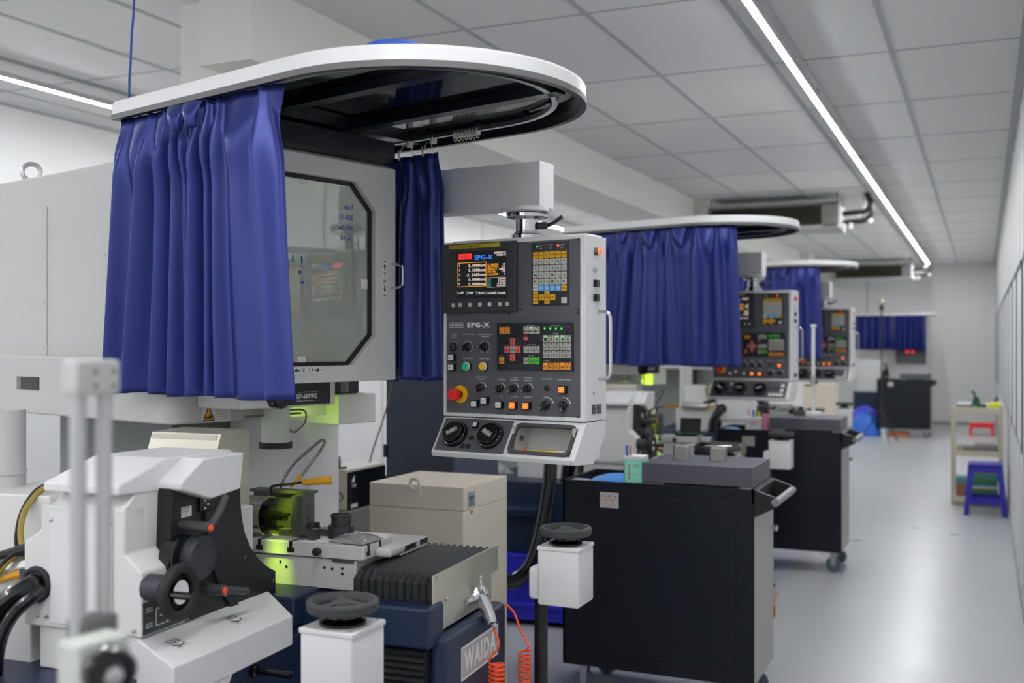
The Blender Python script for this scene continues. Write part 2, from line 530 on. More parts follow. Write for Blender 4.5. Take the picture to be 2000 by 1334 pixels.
# --- hood
h = MB().ring(U, stadium(0), stadium(.010), HZ, HZ + .046, 'c', white2)
h.prism(U, stadium(.004), HZ + .044, HZ + .052, 'c', white2)
h.ring(U, stadium(-.0015), stadium(.004), HZ - .004, HZ + .013, 'c', mat('rim_grey_strip', (104, 102, 102), .5))
hood = obj('hood', h, M1, bev=.001, label='white rounded hood rim')
h = MB().ring(U, stadium(.010), stadium(.014), HZ - .001, HZ + .03, 'c', hoodrim).ring(U, stadium(.002), stadium(.018), HZ - .004, HZ, 'c', hoodrim)
h.prism(U, stadium(.013), HZ + .028, HZ + .034, 'c', hoodblk)
for nn, v1 in ((2.02, -1.78), (2.36, -1.72)):
    h.box(U, (V0 + .05, v1), (nn - .022, nn + .022), (HZ + .004, HZ + .028), hoodrim)
h.box(U, (-2.62, -2.55), (N0 + .03, N1 - .03), (HZ + .008, HZ + .028), hoodrim)
obj('hood_lining', h, hood, label='glossy black underside')
h = MB().ring(U, railring(.048), railring(.064), HZ + .004, HZ + .018, 'c', alu)
for k in range(14):
    q = rail_path(RAIL_L * (k + .5) / 14)
    h.box(U, (q[0] - .008, q[0] + .008), (q[1] - .008, q[1] + .008), (HZ + .018, HZ + .03), black)
rail = obj('curtain_rail', h, M1, label='grey metal curtain rail')
for k in range(7):
    gl = MB(); v = -2.33 + k * .016
    gl.box(U, (v - .004, v + .004), (RB - .01, RB + .01), (HZ - .008, HZ + .006), keyw)
    gl.torus(U, (v, RB, HZ - .013), (1, 0, 0), .006, .0016, keyw, seg=12, sg=6)
    gl.torus(U, (v, RB, HZ + .010), (1, 0, 0), .006, .0016, keyw, seg=12, sg=6)
    obj('glider', gl, rail, label='cream plastic glider')
for v in (-2.43, -2.54):
    gl = MB()
    gl.box(U, (v - .006, v + .006), (RB - .012, RB + .012), (HZ - .014, HZ + .006), keyw)
    gl.tube(U, [(v, RB - .03, HZ - .014), (v + .003, RB - .05, HZ - .04), (v - .002, RB - .05, HZ - .065), (v - .004, RB - .05, HZ - .03)], .0018, alu, seg=6)
    obj('glider', gl, rail, label='cream plastic glider with wire hook')

# --- projector cabinet with its lower lip
c = MB().box(U, (-4.3, -2.63), (1.95, 2.6), (1.44, 2.164), cabinetm)
cab = obj('projector_cabinet', c, M1, bev=.006)
c = MB().box(U, (-2.98, -2.56), (1.93, 2.56), (2.164, 2.229), hoodrim)
obj('hood_bracket', c, M1, label='dark block carrying the hood')
c = MB().box(U, (-4.28, -3.725), (1.9465, 1.951), (1.505, 2.045), cabinetm)
obj('access_plate', c, cab)
for v in (-3.745, -4.0, -4.2):
    for z in (1.53, 1.70, 1.86, 2.03):
        c = MB().lathe(U, (v, 1.9475, z), (0, -1, 0), [(.0045, 0), (.0045, .002), (.0025, .0035), (0, .0036)], alu, 10); obj('screw', c, cab)
for z in (1.68, 1.85):
    c = MB().lathe(U, (-3.337, 1.951, z), (0, -1, 0), [(.0045, 0), (.0045, .002), (.0025, .0035), (0, .0036)], alu, 10); obj('screw', c, cab)
c = MB().torus(U, (-3.98, 2.02, 2.205), (-1, .6, 0), .032, .0085, alu).cyl(U, (-3.98, 2.02, 2.164), (-3.98, 2.02, 2.18), .012, alu)
obj('eye_bolt', c, cab, label='steel lifting ring')
lip = []
for k in range(7):
    a = -PI / 2 + PI / 2 * k / 6
    lip.append((-2.87 + .06 * math.cos(a), 1.92 + .06 * math.sin(a)))
c = MB().prism(U, [(-4.3, 1.86)] + lip + [(-2.81, 2.6), (-4.3, 2.6)], 1.30, 1.505, 'c', cabinetm)
lipo = obj('lower_housing', c, M1, bev=.008)
c = MB().box(U, (-3.765, -3.61), (1.857, 1.862), (1.385, 1.43), mat('recess_shade', (62, 62, 62), .6), .0).box(U, (-3.765, -3.735), (1.856, 1.861), (1.388, 1.427), mat('recess_shade_side', (128, 128, 126), .6))  # flat plates; the recess's shade and paler side are put into the colour
obj('painted_recess', c, lipo, label='flat dark oblong plate painted as a shaded hand recess')
LP = U @ Matrix.Translation((-2.8095, 0, 0)) @ Matrix(((0, 0, 1, 0), (1, 0, 0, 0), (0, 1, 0, 0), (0, 0, 0, 1)))   # face looking towards +v: x = n, y = height
c = MB().add(LP, [(1.965, 1.303, 0), (2.072, 1.303, 0), (2.072, 1.362, 0), (1.965, 1.362, 0)], [(0, 1, 2, 3)], paperm)
c.add(LP, [(1.969, 1.306, .0006), (2.014, 1.306, .0006), (1.9915, 1.358, .0006)], [(0, 1, 2)], inkd)
c.add(LP, [(1.975, 1.3095, .0010), (2.008, 1.3095, .0010), (1.9915, 1.351, .0010)], [(0, 1, 2)], warny)
for q in ((1.983, 1.312, 1.988, 1.320), (1.988, 1.314, 1.996, 1.318), (1.996, 1.312, 2.000, 1.328), (1.990, 1.320, 2.003, 1.323)):
    c.add(LP, [(q[0], q[1], .0014), (q[2], q[1], .0014), (q[2], q[3], .0014), (q[0], q[3], .0014)], [(0, 1, 2, 3)], inkd)
c.add(LP, [(2.018, 1.346, .0008), (2.071, 1.346, .0008), (2.071, 1.361, .0008), (2.018, 1.361, .0008)], [(0, 1, 2, 3)], warnr)
c.text(LP @ Matrix.Translation((0, 0, .0012)), 'WARNING', (2.028, 2.066, 1.350, 1.357), inkd)
for i, s_ in enumerate(('ELECTRIC HAZARD', 'Pinch point. Keep', 'hands away from', 'moving parts and', 'read the manual')):
    c.text(LP @ Matrix.Translation((0, 0, .001)), s_, (2.020, 2.064 - .004 * (i % 2), 1.338 - i * .0072, 1.3425 - i * .0072), seamm)
obj('warning_label', c, lipo, label='yellow triangle warning label')

# --- projection screen frame (octagonal window)
SV = -2.55
i8 = [(2.04, 1.478), (2.36, 1.478), (2.462, 1.575), (2.462, 1.99), (2.375, 2.075), (2.04, 2.075), (1.96, 1.99), (1.96, 1.575)]
o8 = [(1.885, 1.425), (2.36, 1.425), (2.553, 1.425), (2.553, 2.138), (2.375, 2.138), (1.885, 2.138), (1.885, 1.99), (1.885, 1.575)]
c = MB().ring(U, o8, i8, SV - .09, SV, 'a', white)
inn = [(2.05, 1.490), (2.352, 1.490), (2.448, 1.581), (2.448, 1.984), (2.369, 2.062), (2.05, 2.062), (1.972, 1.984), (1.972, 1.581)]
frame = obj('screen_frame', c, M1, bev=.006)
c = MB().ring(U, i8, inn, SV - .04, SV - .022, 'a', rubber)
obj('screen_gasket', c, frame, label='black rubber gasket')
c = MB().prism(U, inn, SV - .036, SV - .028, 'a', glassm)
gla = frame
obj('screen_glass', c, frame, label='grey green glass screen')
SF = U @ Matrix.Translation((SV + .0006, 0, 0)) @ Matrix(((0, 0, 1, 0), (1, 0, 0, 0), (0, 1, 0, 0), (0, 0, 0, 1)))
c = MB()
def rect(mb, F, x0, x1, y0, y1, m, z=0.0):
    mb.add(F, [(x0, y0, z), (x1, y0, z), (x1, y1, z), (x0, y1, z)], [(0, 1, 2, 3)], m)
rect(c, SF, 2.487, 2.513, 1.697, 1.829, paperm)
def arrow(mb, F, cx, cy, dx, dy, L, w, m, z=.0006):
    px, py = -dy, dx
    mb.add(F, [(cx - dx * L - px * w * .3, cy - dy * L - py * w * .3, z), (cx - dx * L + px * w * .3, cy - dy * L + py * w * .3, z), (cx + px * w * .3, cy + py * w * .3, z), (cx - px * w * .3, cy - py * w * .3, z)], [(0, 1, 2, 3)], m)
    mb.add(F, [(cx - px * w, cy - py * w, z), (cx + px * w, cy + py * w, z), (cx + dx * L, cy + dy * L, z)], [(0, 1, 2)], m)
rect(c, SF, 2.494, 2.506, 1.820, 1.824, inkd, .0006)
arrow(c, SF, 2.5, 1.804, 0, 1, .011, .007, inkd)
SF2 = SF @ Matrix.Translation((0, 0, .0006))
c.text(SF2, 'Y', (2.493, 2.507, 1.772, 1.788), inkd).text(SF2, 'W', (2.492, 2.508, 1.748, 1.763), inkd)
arrow(c, SF, 2.5, 1.732, 0, -1, .011, .007, inkd)
c.text(SF2, '+', (2.493, 2.507, 1.702, 1.714), inkd)
obj('axis_label', c, frame, label='white upright axis strip lettered Y W')
c = MB(); rect(c, SF, 2.085, 2.235, 1.455, 1.476, paperm)
c.text(SF2, '+', (2.096, 2.106, 1.461, 1.470), inkd); arrow(c, SF, 2.126, 1.4655, -1, 0, .012, .007, inkd)
c.text(SF2, 'X', (2.146, 2.158, 1.459, 1.472), inkd).text(SF2, 'U', (2.174, 2.188, 1.459, 1.472), inkd); arrow(c, SF, 2.206, 1.4655, 1, 0, .012, .007, inkd)
c.text(SF2, '-', (2.222, 2.232, 1.464, 1.467), inkd)
obj('axis_label', c, frame, label='white level axis strip lettered X U')
c = MB()
GF = U @ Matrix.Translation((SV - .0272, 0, 0)) @ Matrix(((0, 0, 1, 0), (1, 0, 0, 0), (0, 1, 0, 0), (0, 0, 0, 1)))
MIR = Matrix.Scale(-1, 4, (1, 0, 0))
for i, (s_, wd) in enumerate((('3 abc', .045), ('200-10', .06), ('300-0w', .065), ('15x 40', .055))):
    G2 = GF @ Matrix.Translation((2.385, 1.985 - i * .034, 0)) @ MIR
    c.text(G2, s_, (0, wd, 0, .017), inkb)
for q in ((2.13, 1.80, .006, .022), (2.165, 1.80, .006, .022), (2.155, 1.765, .01, .01), (2.165, 1.735, .012, .008)):
    rect(c, GF, q[0], q[0] + q[2], q[1], q[1] + q[3], inkb)
obj('marker_writing', c, gla, label='blue marker writing')
for q in ((2.16, 2.045, .03, .022), (2.42, 1.73, .03, .03), (2.15, 1.488, .035, .02)):
    c = MB(); rect(c, GF, q[0], q[0] + q[2], q[1], q[1] + q[3], paperm, .0004); obj('paper_tab', c, frame, label='small white paper tab')
c = MB().tube(U, [(SV, 2.535, 1.735), (SV + .018, 2.538, 1.735), (SV + .036, 2.546, 1.742), (SV + .038, 2.548, 1.76), (SV + .038, 2.548, 1.79), (SV + .036, 2.546, 1.808), (SV + .018, 2.538, 1.815), (SV, 2.535, 1.815)], .0042, chrome)
obj('handle', c, frame, label='chrome bow handle')

# --- lens housing and name plate
c = MB().box(U, (-2.81, -2.60), (1.947, 2.33), (1.35, 1.43), white)
lens = obj('lens_housing', c, M1, bev=.008)
NP = U @ Matrix.Translation((-2.599, 0, 0)) @ Matrix(((0, 0, 1, 0), (1, 0, 0, 0), (0, 1, 0, 0), (0, 0, 0, 1)))
c = MB().box(U, (-2.60, -2.597), (2.06, 2.303), (1.356, 1.424), mat('nameplate_dark', (38, 42, 46), .4))
NP = NP @ Matrix.Translation((0, 0, .0025))
c.text(NP, 'PROFILE GRINDER PROJECTOR', (2.17, 2.245, 1.3935, 1.3965), ink)
c.text(NP, 'GP-600W2', (2.163, 2.248, 1.374, 1.391), ink, .035)
c.text(NP, 'WAIDA MFG', (2.163, 2.19, 1.366, 1.370), ink)
rect(c, NP, 2.192, 2.24, 1.3675, 1.3685, ink)
c.torus(NP, (2.095, 1.371, 0), (0, 0, 1), .008, .0012, ink, 20, 6); rect(c, NP, 2.072, 2.118, 1.3695, 1.3725, ink)
obj('name_plate', c, lens, label='black name plate with white lettering')
c = MB().lathe(U, (-2.60, 2.085, 1.385), (1, 0, 0), [(.036, 0), (.036, .028), (.033, .034), (0, .034)], gloss)
obj('focus_knob', c, lens, label='black focus knob')
c = MB().lathe(U, (-2.70, 2.165, 1.36), (0, 0, -1), [(.068, 0), (.068, .012), (.045, .016), (.045, .128), (.04, .128)], mat('barrel_grey', (196, 200, 190), .4))
bar = obj('lens_barrel', c, M1, label='pale grey lens barrel')
c = MB().lathe(U, (-2.70, 2.165, 1.235), (0, 0, -1), [(.045, 0), (.053, .001), (.053, .019), (.04, .02), (.04, .01)], rubber)
obj('lens_ring', c, bar, label='black rubber ring')
c = MB().tube(U, [(-2.72, 2.21, 1.33), (-2.70, 2.28, 1.33), (-2.70, 2.285, 1.29), (-2.71, 2.25, 1.26), (-2.71, 2.225, 1.275)], .003, iron).box(U, (-2.72, -2.70), (2.2, 2.27), (1.318, 1.324), iron).box(U, (-2.72, -2.70), (2.06, 2.13), (1.318, 1.324), iron)
obj('barrel_clip', c, bar)
c = MB().box(U, (-3.3, -2.75), (2.474, 2.655), (1.268, 1.372), white).box(U, (-3.3, -2.80), (2.33, 2.62), (1.372, 1.44), black).cyl(U, (-2.83, 2.55, 1.372), (-2.83, 2.55, 1.44), .035, iron)
obj('head_bracket', c, M1, bev=.005)
c = MB().box(U, (-3.55, -2.95), (2.507, 2.66), (.3, 1.30), white).box(U, (-4.2, -3.4), (2.25, 2.6), (.3, 1.32), mat('recess_grey', (128, 130, 128), .6))
obj('machine_column', c, M1, bev=.006)

# --- base
c = MB().box(T, (-2.75, -1.40), (1.68, 3.5), (0.03, .39), royal).box(T, (-2.7, -1.45), (1.75, 3.45), (0.0, .03), black)
c.box(T, (-2.76, -1.39), (1.66, 3.5), (.10, .13), royal)
obj('machine_base', c, M1, bev=.01, label='royal blue base tray')
c = MB().box(T, (-2.55, -1.52), (1.83, 3.4), (.39, .77), navy).box(T, (-1.60, -1.36), (2.60, 3.1), (.39, .845), navy).box(T, (-2.62, -2.15), (1.72, 2.3), (.39, .60), navy).box(T, (-2.40, -2.12), (1.66, 2.2), (.60, .645), navy)
c.box(T, (-2.1, -1.56), (2.50, 3.3), (.77, .855), navy)
body = obj('navy_bed', c, M1, bev=.008, label='navy blue machine bed')
c = MB().box(T, (-1.95, -1.177), (2.55, 2.652), (.735, .846), navy).box(T, (-1.95, -1.21), (2.652, 3.06), (.735, .846), navy)
obj('navy_saddle', c, M1, bev=.01, label='navy blue table saddle')
c = MB()
for k in range(17):
    z = .42 + k * .018
    c.prism(T, [(2.575, z), (2.563, z + .009), (2.575, z + .018)], -1.60, -1.20, 'a', bellowm)
    c.prism(T, [(3.02, z), (3.03, z + .009), (3.02, z + .018)], -1.60, -1.20, 'a', bellowm)
c.box(T, (-1.60, -1.20), (2.575, 3.02), (.42, .726), bellowm)
obj('way_cover', c, M1, label='black pleated way cover')
c = MB().box(T, (-1.205, -1.15), (2.60, 3.06), (0.0, .755), navy, .018, 3).box(T, (-1.36, -1.19), (2.62, 3.04), (0.0, .735), navy)
waida = obj('front_column', c, M1, label='navy front column with the white name sign')
WF = T @ Matrix.Translation((-1.1494, 0, 0)) @ Matrix(((0, 0, 1, 0), (1, 0, 0, 0), (0, 1, 0, 0), (0, 0, 0, 1)))
c = MB()
rect(c, WF, 2.70, 2.985, .612, .706, mat('sign_grey', (178, 178, 180), .4)); 
for q in ((2.70, 2.985, .700, .706), (2.70, 2.985, .612, .618), (2.70, 2.707, .612, .706), (2.978, 2.985, .612, .706)):
    rect(c, WF, *q, paperm, .0008)
c.text(WF @ Matrix.Translation((0, 0, .0008)), 'WAIDA', (2.722, 2.965, .630, .690), paperm, .05)
obj('name_sign', c, waida, label='white lettering in a white outlined box')

# --- table
c = MB().box(T, (-1.96, -1.418), (2.634, 2.816), (.94, .98), tablem).box(T, (-1.96, -1.4425), (2.64, 2.80), (.852, .937), tablem).box(T, (-1.95, -1.383), (2.80, 2.985), (.925, .953), tablem).box(T, (-1.95, -1.43), (2.78, 2.97), (.852, .93), tablem)
table = obj('work_table', c, M1, bev=.003, label='pale enamelled work table')
for s_ in (-1.757, -1.652):
    c = MB().box(T, (s_ - .005, s_ + .005), (2.6325, 2.70), (.962, .9805), black).box(T, (s_ - .011, s_ + .011), (2.6325, 2.64), (.950, .963), black); obj('t_slot', c, table, label='black T slot end')
for t_ in (2.664, 2.735):
    c = MB().box(T, (-1.425, -1.4165), (t_ - .005, t_ + .005), (.962, .9805), black).box(T, (-1.425, -1.4165), (t_ - .010, t_ + .010), (.950, .963), black); obj('t_slot', c, table, label='black T slot end')
for q in ((2.81, 2.90), (2.93, 2.982)):
    c = MB().box(T, (-1.40, -1.3815), q, (.935, .950), black); obj('slot_cover', c, table, label='black slot cover')
c = MB().box(T, (-1.52, -1.45), (2.637, 2.66), (.930, .941), iron); obj('stop_bar', c, table)
for s_, z in ((-1.69, .918), (-1.67, .905), (-1.545, .912), (-1.52, .910), (-1.488, .913), (-1.488, .898)):
    c = MB().lathe(T, (s_, 2.6405, z), (0, -1, 0), [(.0045, 0), (.0045, .0008), (0, .0008)], black, 10); obj('screw_hole', c, table)
c = MB().lathe(T, (-1.557, 2.634, .960), (0, -1, 0), [(.006, 0), (.006, .01), (.0115, .012), (.0115, .024), (.009, .027), (0, .027)], rubber, 16)
obj('table_knob', c, table, label='small black knob')
c = MB().box(T, (-1.419, -1.365), (2.70, 2.80), (.938, .966), mat('handle_grey', (200, 199, 196), .4), .012, 3)
obj('table_stop', c, table)
# pleated bellows
c = MB(); NPL = 11
L0, L1 = -1.437, -1.195
for k in range(NPL):
    s0 = L0 + (L1 - L0) * k / NPL; s1 = L0 + (L1 - L0) * (k + 1) / NPL; sm = (s0 + s1) / 2
    tf, tb = 2.605, 3.075
    def sect(s_, pk):
        d = 0.0 if pk else .017
        return [(s_, tf + d * .5, .847), (s_, tf + d * .5, .896), (s_, tf + .03 + d * .4, .922 - d), (s_, tb - .03, .922 - d), (s_, tb - d * .4, .896), (s_, tb - d * .4, .847)]
    A, B, C_ = sect(s0, False), sect(sm, True), sect(s1, False)
    vs = A + B + C_; fs = []
    for j in range(5):
        fs += [(j, j + 1, 7 + j, 6 + j), (6 + j, 7 + j, 13 + j, 12 + j)]
    c.add(T, vs, fs, bellowm)
obj('table_bellows', c, M1, label='black pleated table bellows', sharp=20)
c = MB().box(T, (-1.195, -1.188), (2.605, 3.085), (.842, .922), steel).box(T, (-1.195, -1.188), (2.66, 3.03), (.762, .843), steel)
for t_, z in ((2.62, .915), (2.72, .905), (3.07, .91), (2.62, .85), (3.07, .86), (2.88, .905)):
    c.lathe(T, (-1.188, t_, z), (1, 0, 0), [(.004, 0), (.004, .002), (0, .003)], chrome, 10)
c.lathe(T, (-1.188, 2.68, .845), (1, 0, 0), [(.008, 0), (.008, .006), (.005, .009), (0, .009)], chrome, 14)
obj('bellows_plate', c, M1, bev=.0015, label='bright stainless end plate')

# --- wheel guard and work head on the table
c = MB()
gs0, gs1, gt, gh, gr = -1.862, -1.765, 2.70, 1.036, .064
vs, fs = [], []
NG = 30
for i, (s_, r_) in enumerate(((gs0, gr * .9), (gs0 + .012, gr), (gs1, gr), (gs1, gr - .004), (gs0 + .01, gr - .006))):
    for k in range(NG + 1):
        a = math.radians(60) + math.radians(255) * k / NG
        vs.append((s_, gt + r_ * math.cos(a), gh + r_ * math.sin(a) * .92))
for i in range(4):
    for k in range(NG):
        a_ = i * (NG + 1) + k
        fs.append((a_, a_ + 1, a_ + NG + 2, a_ + NG + 1))
c.add(T, vs, fs, chromeguard)
c.prism(T, [(gt + gr * .9 * math.cos(math.radians(60 + 255 * k / 16)), gh + gr * .83 * math.sin(math.radians(60 + 255 * k / 16))) for k in range(17)], gs0, gs0 + .004, 'a', chromeguard)
guard = obj('wheel_guard', c, M1, label='polished D shaped wheel guard')
c = MB().lathe(T, (-1.84, 2.725, 1.034), (1, 0, 0), [(.03, 0), (.034, .03), (.03, .05), (.026, .062), (.014, .066), (.014, .10), (.010, .102), (.010, .125), (0, .125)], gloss)
c.lathe(T, (-1.84, 2.725, 1.034), (1, 0, 0), [(.04, .02), (.04, .028), (.03, .03)], iron)
obj('spindle', c, guard, label='black spindle nose')
c = MB().box(T, (-1.865, -1.70), (2.765, 2.80), (.98, 1.10), iron).box(T, (-1.69, -1.655), (2.70, 2.77), (.98, 1.10), iron).box(T, (-1.87, -1.66), (2.752, 2.80), (1.098, 1.106), iron)
for z in (1.0, 1.03, 1.07):
    c.lathe(T, (-1.655, 2.735, z), (1, 0, 0), [(.003, 0), (.003, .0008), (0, .0008)], black, 8)
c.prism(T, [(2.72, .98), (2.77, .98), (2.75, 1.0)], -1.78, -1.72, 'a', iron)
whead = obj('work_head', c, M1, bev=.002, label='grey steel work head block')
c = MB().box(T, (-1.735, -1.70), (2.70, 2.76), (.981, 1.0), mat('work_vise', (120, 126, 96), .3, .7)).lathe(T, (-1.715, 2.73, 1.03), (-1, 0, 0), [(.008, 0), (.012, .01), (.004, .02), (0, .03)], iron)
c.box(T, (-1.73, -1.705), (2.72, 2.74), (1.0, 1.035), iron)
obj('work_piece_holder', c, whead)
# coolant hoses
c = MB().tube(R, [at(546, 968, 3.24), at(552, 940, 3.24), at(575, 905, 3.26), at(612, 872, 3.28), at(628, 860, 3.28), at(634, 864, 3.28), at(622, 885, 3.27), at(603, 910, 3.25), at(585, 935, 3.23)], .0045, iron, 8)
c.tube(R, [at(588, 928, 3.23), at(576, 945, 3.225)], .007, yellowh, 8).tube(R, [at(577, 942, 3.225), at(567, 950, 3.22)], .005, hosey, 8)
obj('coolant_hose', c, M1, label='thin grey coolant hose with brass end')

# --- wheel head (white covers)
ff = [(-1.988, .872), (-1.988, 1.072), (-1.936, 1.104), (-1.936, 1.165), (-1.688, 1.165), (-1.688, 1.06), (-1.639, 1.022), (-1.639, .872)]
c = MB().prism(T, ff, 1.985, 2.16, 'b', white)
c.prism(T, [(1.985, 1.165), (2.04, 1.215), (2.16, 1.215), (2.16, 1.10)], -1.90, -1.688, 'a', white)
c.prism(T, [(2.05, 1.20), (2.165, 1.20), (2.165, 1.06), (2.13, 1.02), (2.05, 1.02)], -1.80, -1.687, 'a', white)
c.box(T, (-1.985, -1.70), (2.1, 2.52), (.872, 1.10), white).box(T, (-1.95, -1.70), (2.1, 2.40), (1.0, 1.20), white).box(T, (-1.95, -1.65), (1.995, 2.53), (.77, .872), white)
wh = obj('wheel_head', c, M1, bev=.006)
c = MB().box(T, (-1.905, -1.72), (1.9815, 1.986), (.885, 1.15), white2)
for s_, z in ((-1.90, 1.13), (-1.725, 1.13), (-1.725, .89), (-1.94, .93), (-1.94, .90), (-1.915, .90), (-1.66, .888)):
    c.lathe(T, (s_, 1.982, z), (0, -1, 0), [(.005, 0), (.005, .0035), (.003, .005), (0, .005)], alu, 10)
obj('cover_plate', c, wh, bev=.001)
c = MB().prism(T, [(1.96, 1.20), (1.96, 1.222), (2.13, 1.27), (2.40, 1.265), (2.40, 1.19), (2.1, 1.19)], -1.905, -1.685, 'a', white2)
c.prism(T, [(2.10, 1.198), (2.10, 1.214), (2.19, 1.266), (2.36, 1.264), (2.345, 1.17), (2.217, 1.16)], -1.70, -1.62, 'a', white2)
obj('wheel_head_cap', c, M1, bev=.006, label='white sloped roof cover', sharp=8)
c = MB().prism(T, [(2.10, 1.20), (2.379, 1.20), (2.382, 1.13), (2.388, 1.09), (2.402, 1.045), (2.426, 1.005), (2.455, .973), (2.486, .948), (2.52, .927), (2.549, .913), (2.549, .82), (2.27, .80), (2.16, .84), (2.14, .92), (2.09, .98)], -1.70, -1.647, 'a', black)
sidep = obj('side_plate', c, M1, bev=.002, label='black curved side plate')
c = MB()
arc = []
for k in range(11):
    a = math.radians(182 + 46 * k / 10)
    arc.append((2.62 + .40 * math.cos(a), 1.14 + .40 * math.sin(a)))
arc2 = [(2.62 + .378 * math.cos(math.radians(228 - 46 * k / 10)), 1.14 + .378 * math.sin(math.radians(228 - 46 * k / 10))) for k in range(11)]
c.prism(T, arc + arc2, -1.648, -1.638, 'a', black)
obj('arc_scale', c, sidep)
c = MB().lathe(T, (-1.638, 2.30, .905), (1, 0, 0), [(.006, 0), (.006, .001), (0, .001)], ink, 12)
obj('scale_dot', c, sidep)
c = MB().box(T, (-1.70, -1.640), (2.20, 2.262), (1.13, 1.20), gloss); obj('scale_block', c, sidep)
for t_, z in ((2.535, .89), (2.535, .84), (2.40, .98), (2.30, .825), (2.37, 1.17)):
    c = MB().lathe(T, (-1.647, t_, z), (1, 0, 0), [(.005, 0), (.005, .002), (.002, .002), (0, .001)], iron, 10); obj('screw', c, sidep)
PF = T @ Matrix.Translation((-1.6462, 0, 0)) @ Matrix(((0, 0, 1, 0), (1, 0, 0, 0), (0, 1, 0, 0), (0, 0, 0, 1)))
c = MB(); rect(c, PF, 2.135, 2.175, 1.125, 1.15, paperm)
PF2 = PF @ Matrix.Translation((0, 0, .0006))
for i in range(3): c.text(PF2, ('NOTICE', 'oil level', 'max 20')[i], (2.138, 2.165 - .004 * i, 1.1435 - i * .007, 1.1475 - i * .007), inkd)
for i in range(6): rect(c, PF, 2.215 + (i % 2) * .012, 2.222 + (i % 2) * .012, 1.135 + i * .009, 1.139 + i * .009, ink, .008)
obj('side_label', c, sidep, label='small white notice label')
c = MB().lathe(T, (-1.66, 2.125, 1.03), (1, 0, 0), [(.058, 0), (.058, .03), (.055, .032), (.055, .038)], gloss).lathe(T, (-1.625, 2.15, 1.03), (1, 0, 0), [(.053, 0), (.053, .03), (.050, .034), (0, .034)], mat('drum_grey', (50, 52, 58), .5))
for k in range(4):
    a = .6 + k * PI / 2
    c.lathe(T, (-1.5915, 2.15 + .038 * math.cos(a), 1.03 + .038 * math.sin(a)), (1, 0, 0), [(.004, 0), (.004, .001), (0, .001)], black, 8)
obj('swivel_drum', c, M1, label='round black swivel drum')
c = MB().lathe(T, (-1.642, 2.01, .985), (1, 0, 0), [(.031, 0), (.031, .05), (.028, .053), (.010, .053), (.010, .085)], mat('hub_dark', (52, 54, 62), .5))
c.torus(T, (-1.556, 2.01, .98), (1, 0, 0), .054, .0125, rubber, 44, 14).lathe(T, (-1.572, 2.01, .98), (1, 0, 0), [(.052, .006), (.030, .0), (.020, .004), (.020, .02), (0, .02)], rubber)
c.lathe(T, (-1.5515, 2.01, .98), (1, 0, 0), [(.027, 0), (.027, .002), (0, .002)], litwhite)
hw = obj('handwheel', c, M1, label='black handwheel with pale hub')
c = MB().cyl(T, (-1.553, 1.966, .985), (-1.485, 1.966, .985), .0085, gloss, .0095, 14)
obj('crank_grip', c, hw)
PF = T @ Matrix.Translation((-1.6385, 0, 0)) @ Matrix(((0, 0, 1, 0), (1, 0, 0, 0), (0, 1, 0, 0), (0, 0, 0, 1)))
c = MB().box(T, (-1.640, -1.6375), (1.988, 2.155), (.877, .952), mat('plate_dark', (46, 48, 52), .4))
PF2 = PF @ Matrix.Translation((0, 0, .0018))
c.text(PF2, '22', (2.065, 2.095, .890, .905), ink)
for s_, z in (('WORK UP', .932), ('WORK DOWN', .896)):
    c.text(PF2, s_, (1.994, 2.018, z, z + .007), ink); rect(c, PF2, 1.994, 2.02, z - .004, z - .002, ink)
for q in ((2.03, .890, 2.062, .892), (2.03, .892, 2.033, .93), (2.06, .905, 2.063, .94), (2.033, .928, 2.06, .931), (2.04, .938, 2.072, .941), (2.07, .91, 2.073, .94), (2.045, .91, 2.058, .913), (2.1, .885, 2.125, .888), (2.12, .888, 2.123, .90)):
    rect(c, PF2, q[0], q[2], q[1], q[3], ink)
obj('instruction_plate', c, wh, label='dark plate with white line drawing')
def lever(s0, t, z, bar):
    c = MB().lathe(T, (-1.65, t, z), (1, 0, 0), [(.012, 0), (.012, .03), (.0135, .034), (.0135, .088), (.012, .09)], mat('lever_dark', (58, 58, 60), .5))
    c.tube(T, [(-1.566, t, z)] + bar, .0095, mat('lever_dark', (58, 58, 60), .5), 10)
    o = obj('clamp_lever', c, M1, label='dark clamp lever with orange cap')
    c = MB().lathe(T, (-1.562, t, z), (1, 0, 0), [(.0088, 0), (.0088, .004), (.007, .006), (0, .006)], orangecap, 18)
    obj('lever_cap', c, o, label='orange cap')
lever(0, 2.133, 1.107, [(-1.565, 2.155, 1.120), (-1.57, 2.19, 1.145), (-1.575, 2.215, 1.17)])
lever(0, 2.19, .944, [(-1.565, 2.22, .938), (-1.565, 2.27, .925), (-1.565, 2.29, .921)])
